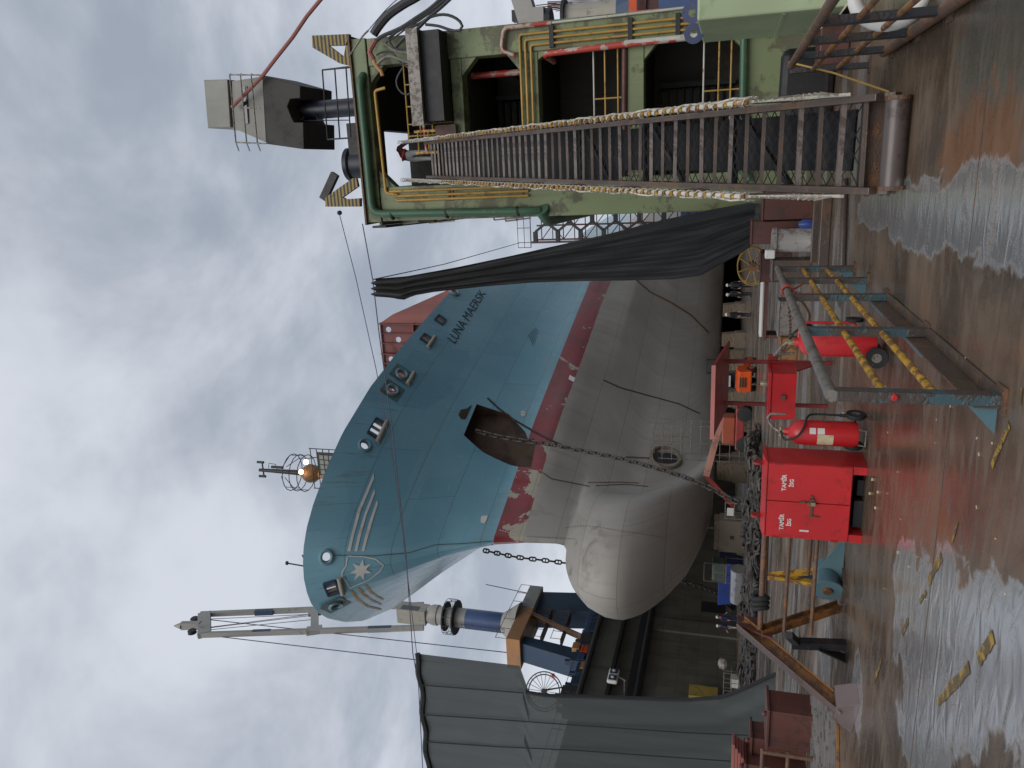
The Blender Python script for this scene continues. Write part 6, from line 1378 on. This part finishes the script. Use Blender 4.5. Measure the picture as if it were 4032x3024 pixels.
# ============================================================ PEOPLE
def person(loc, rz, label, jacket, trousers, helmet, pose, hgt=1.74, extra=None):
    """one continuous skinned body; pose gives joint offsets"""
    J = dict(pel=(0, 0, .95), waist=(0, 0, 1.08), chest=(0, -.01, 1.30), neck=(0, 0, 1.48), head0=(0, -.015, 1.55), head1=(0, -.02, 1.66), top=(0, -.01, 1.73))
    E = [('pel', 'waist'), ('waist', 'chest'), ('chest', 'neck'), ('neck', 'head0'), ('head0', 'head1'), ('head1', 'top')]
    Rd = dict(pel=.155, waist=.145, chest=.165, neck=.062, head0=.082, head1=.098, top=.06)
    for s_, k in ((-1, 'r'), (1, 'l')):
        J.update({'hip' + k: (s_ * .10, 0, .90), 'knee' + k: (s_ * .11, -.02, .50), 'ank' + k: (s_ * .11, .02, .09), 'toe' + k: (s_ * .13, -.17, .04),
                  'sho' + k: (s_ * .19, 0, 1.42), 'elb' + k: (s_ * .26, .02, 1.14), 'wri' + k: (s_ * .26, -.07, .90), 'palm' + k: (s_ * .255, -.10, .83)})
        E += [('pel', 'hip' + k), ('hip' + k, 'knee' + k), ('knee' + k, 'ank' + k), ('ank' + k, 'toe' + k), ('chest', 'sho' + k), ('sho' + k, 'elb' + k), ('elb' + k, 'wri' + k), ('wri' + k, 'palm' + k)]
        Rd.update({'hip' + k: .105, 'knee' + k: .07, 'ank' + k: .05, 'toe' + k: .045, 'sho' + k: .085, 'elb' + k: .055, 'wri' + k: .036, 'palm' + k: .042})
    for n_, d in pose.items(): J[n_] = tuple(a + b for a, b in zip(J[n_], d))
    for s_, k in ((-1, 'r'), (1, 'l')):
        p, w_ = Vector(J['palm' + k]), Vector(J['wri' + k]); d = (p - w_).normalized(); a = d.cross(Vector((1, 0, 0))).normalized()
        for f in range(4):
            nm = 'fin%s%d' % (k, f); J[nm + 'a'] = tuple(p + d * .045 + a * (.016 * (f - 1.5))); J[nm + 'b'] = tuple(p + d * (.045 + (.055, .065, .06, .045)[f]) + a * (.017 * (f - 1.5)) + Vector((-s_ * .015, -.01, 0)))
            E += [('palm' + k, nm + 'a'), (nm + 'a', nm + 'b')]; Rd[nm + 'a'] = .011; Rd[nm + 'b'] = .009
        J['thu' + k] = tuple(w_ + d * .05 + a * .05 + Vector((-s_ * .02, 0, 0))); E.append(('wri' + k, 'thu' + k)); Rd['thu' + k] = .012
    names = list(J); me = bpy.data.meshes.new('person'); me.from_pydata([J[n_] for n_ in names], [(names.index(a), names.index(b)) for a, b in E], [])
    o = bpy.data.objects.new('person', me); COL.objects.link(o); m = o.modifiers.new('skin', 'SKIN')
    for i, n_ in enumerate(names): me.skin_vertices[0].data[i].radius = (Rd[n_], Rd[n_] * (.8 if n_ in ('chest', 'waist', 'pel') else 1)); me.skin_vertices[0].data[i].use_root = n_ == 'pel'
    o.modifiers.new('sub', 'SUBSURF').levels = 1
    dgx = bpy.context.evaluated_depsgraph_get(); nm = bpy.data.meshes.new_from_object(o.evaluated_get(dgx)); o.modifiers.clear(); o.data = nm
    for mt in (jacket, trousers, skin, rubber): nm.materials.append(mt)
    hd = Vector(J['head1']); sh = Vector(J['chest'])
    for p in nm.polygons:
        c = p.center; p.use_smooth = True
        dh = (c - hd).length; dn = (c - Vector(J['neck'])).length
        hands = min((c - Vector(J['palm' + k])).length for k in 'rl')
        p.material_index = 2 if (dh < .17 or hands < .12) else (3 if c.z < .10 else (1 if c.z < Vector(J['pel']).z + .06 and abs(c.x) < .24 else 0))
    sc = hgt / 1.74; o.location = loc; o.rotation_euler = (0, 0, rz); o.scale = (sc,) * 3
    up = (Vector(J['top']) - Vector(J['head0'])).normalized()
    if helmet:
        part('helmet', MB().lathe(hd + up * .0, up, [(.135, .0), (.12, .02), (.115, .06), (.095, .11), (.05, .14), (.01, .148)], 16), helmet, o, True, off=Vector((0, 0, 0)))
        part('helmet_peak', MB().box(hd + up * .01 + Vector((0, -.12, 0)), (.16, .1, .015)), helmet, o, bevel=.004, off=Vector((0, 0, 0)))
    f = -.095
    part('face', MB().lathe(hd + Vector((-.035, f, -.01)), (0, -1, 0), [(.012, 0), (.005, .008)], 8).lathe(hd + Vector((.035, f, -.01)), (0, -1, 0), [(.012, 0), (.005, .008)], 8).bx(hd.x - .025, hd.x + .025, hd.y + f - .004, hd.y + f + .01, hd.z - .075, hd.z - .065), black, o, off=Vector((0, 0, 0)))
    part('nose', MB().lathe(hd + Vector((0, f + .012, -.035)), (0, -1, -.3), [(.018, 0), (.012, .025), (.003, .034)], 8), skin, o, True, off=Vector((0, 0, 0)))
    for s_ in (-1, 1): part('ear', MB().lathe(hd + Vector((s_ * .092, .01, -.02)), (s_, .3, 0), [(.026, 0), (.028, .012), (.012, .02)], 8), skin, o, True, off=Vector((0, 0, 0)))
    setp(o, label, 'person')
    if extra: extra(o)
    return o
navyc = M('navy_workwear', (.018, .03, .085), .8, amt=.2, bump=.1, scale=8); greyc = M('grey_workwear', (.34, .345, .34), .8, amt=.3, bump=.1, scale=8, col2=(.22, .22, .22)); maroon = M('maroon_jacket', (.11, .022, .022), .7, amt=.25, bump=.1, scale=6)
darkc = M('dark_workwear', (.012, .013, .02), .8, amt=.2, bump=.1, scale=8); orgh = M('orange_hivis', (.6, .09, .02), .6, amt=.1, bump=0); hw = M('white_helmet', (.62, .62, .6), .35, bump=0, amt=.1)
lookdown = dict(head1=(0, -.05, -.02), top=(0, -.10, -.05))
bend = dict(waist=(0, -.02, -.01), chest=(0, -.16, -.06), neck=(0, -.30, -.14), head0=(0, -.36, -.17), head1=(0, -.42, -.22), top=(0, -.46, -.20), shor=(0, -.22, -.10), shol=(0, -.22, -.10), elbr=(.0, -.36, -.04), elbl=(0, -.36, -.04), wrir=(0, -.42, -.03), wril=(0, -.42, -.03), palmr=(0, -.43, -.02), palml=(0, -.43, -.02))
def stripe(o): part('reflective_stripe', MB().path([(.175 * cos(i * pi / 8), -.10 + .15 * sin(i * pi / 8), 1.17 + .07 * cos(i * pi / 8)) for i in range(16)], .022, 6, True), orgh, o, off=Vector((0, 0, 0)))
person((.5, 20.75, 9.48), radians(150), 'worker in maroon jacket and grey trousers at the head of the gangway', maroon, greyc, None, bend, 1.6, stripe)
A_ = gz(2915, 2440); B_ = gz(2918, 2468)
person(A_, radians(70), 'worker in navy with white helmet and orange collar facing the chain', navyc, navyc, hw, dict(elbl=(0, -.1, .05), wril=(-.05, -.25, .15), palml=(-.06, -.3, .18)), 1.75, lambda o: part('collar', MB().lathe((0, 0, 1.44), (0, 0, 1), [(.12, -.06), (.13, 0), (.09, .04)], 12), orgh, o, off=Vector((0, 0, 0))))
person(B_ + Vector((-.3, .3, 0)), radians(-60), 'worker in navy jacket and grey trousers turned to a colleague', navyc, greyc, hw, dict(elbr=(0, -.1, .05), wrir=(.06, -.22, .12), palmr=(.08, -.27, .14)), 1.7)
for i, (dx, dy, rz, lb) in enumerate(((0, 0, 20, 'worker in dark overalls with white helmet beside the black tarpaulin'), (-.75, .8, -40, 'worker in dark overalls standing behind a colleague under the hull'), (-1.9, -1.2, 60, 'worker with white helmet standing apart towards the forklift'))):
    person(Vector((-8.6 + dx, 56 + dy, 0)), radians(rz), lb, darkc, darkc, hw, lookdown if i == 1 else {}, 1.72)
print('objects', len(bpy.data.objects))
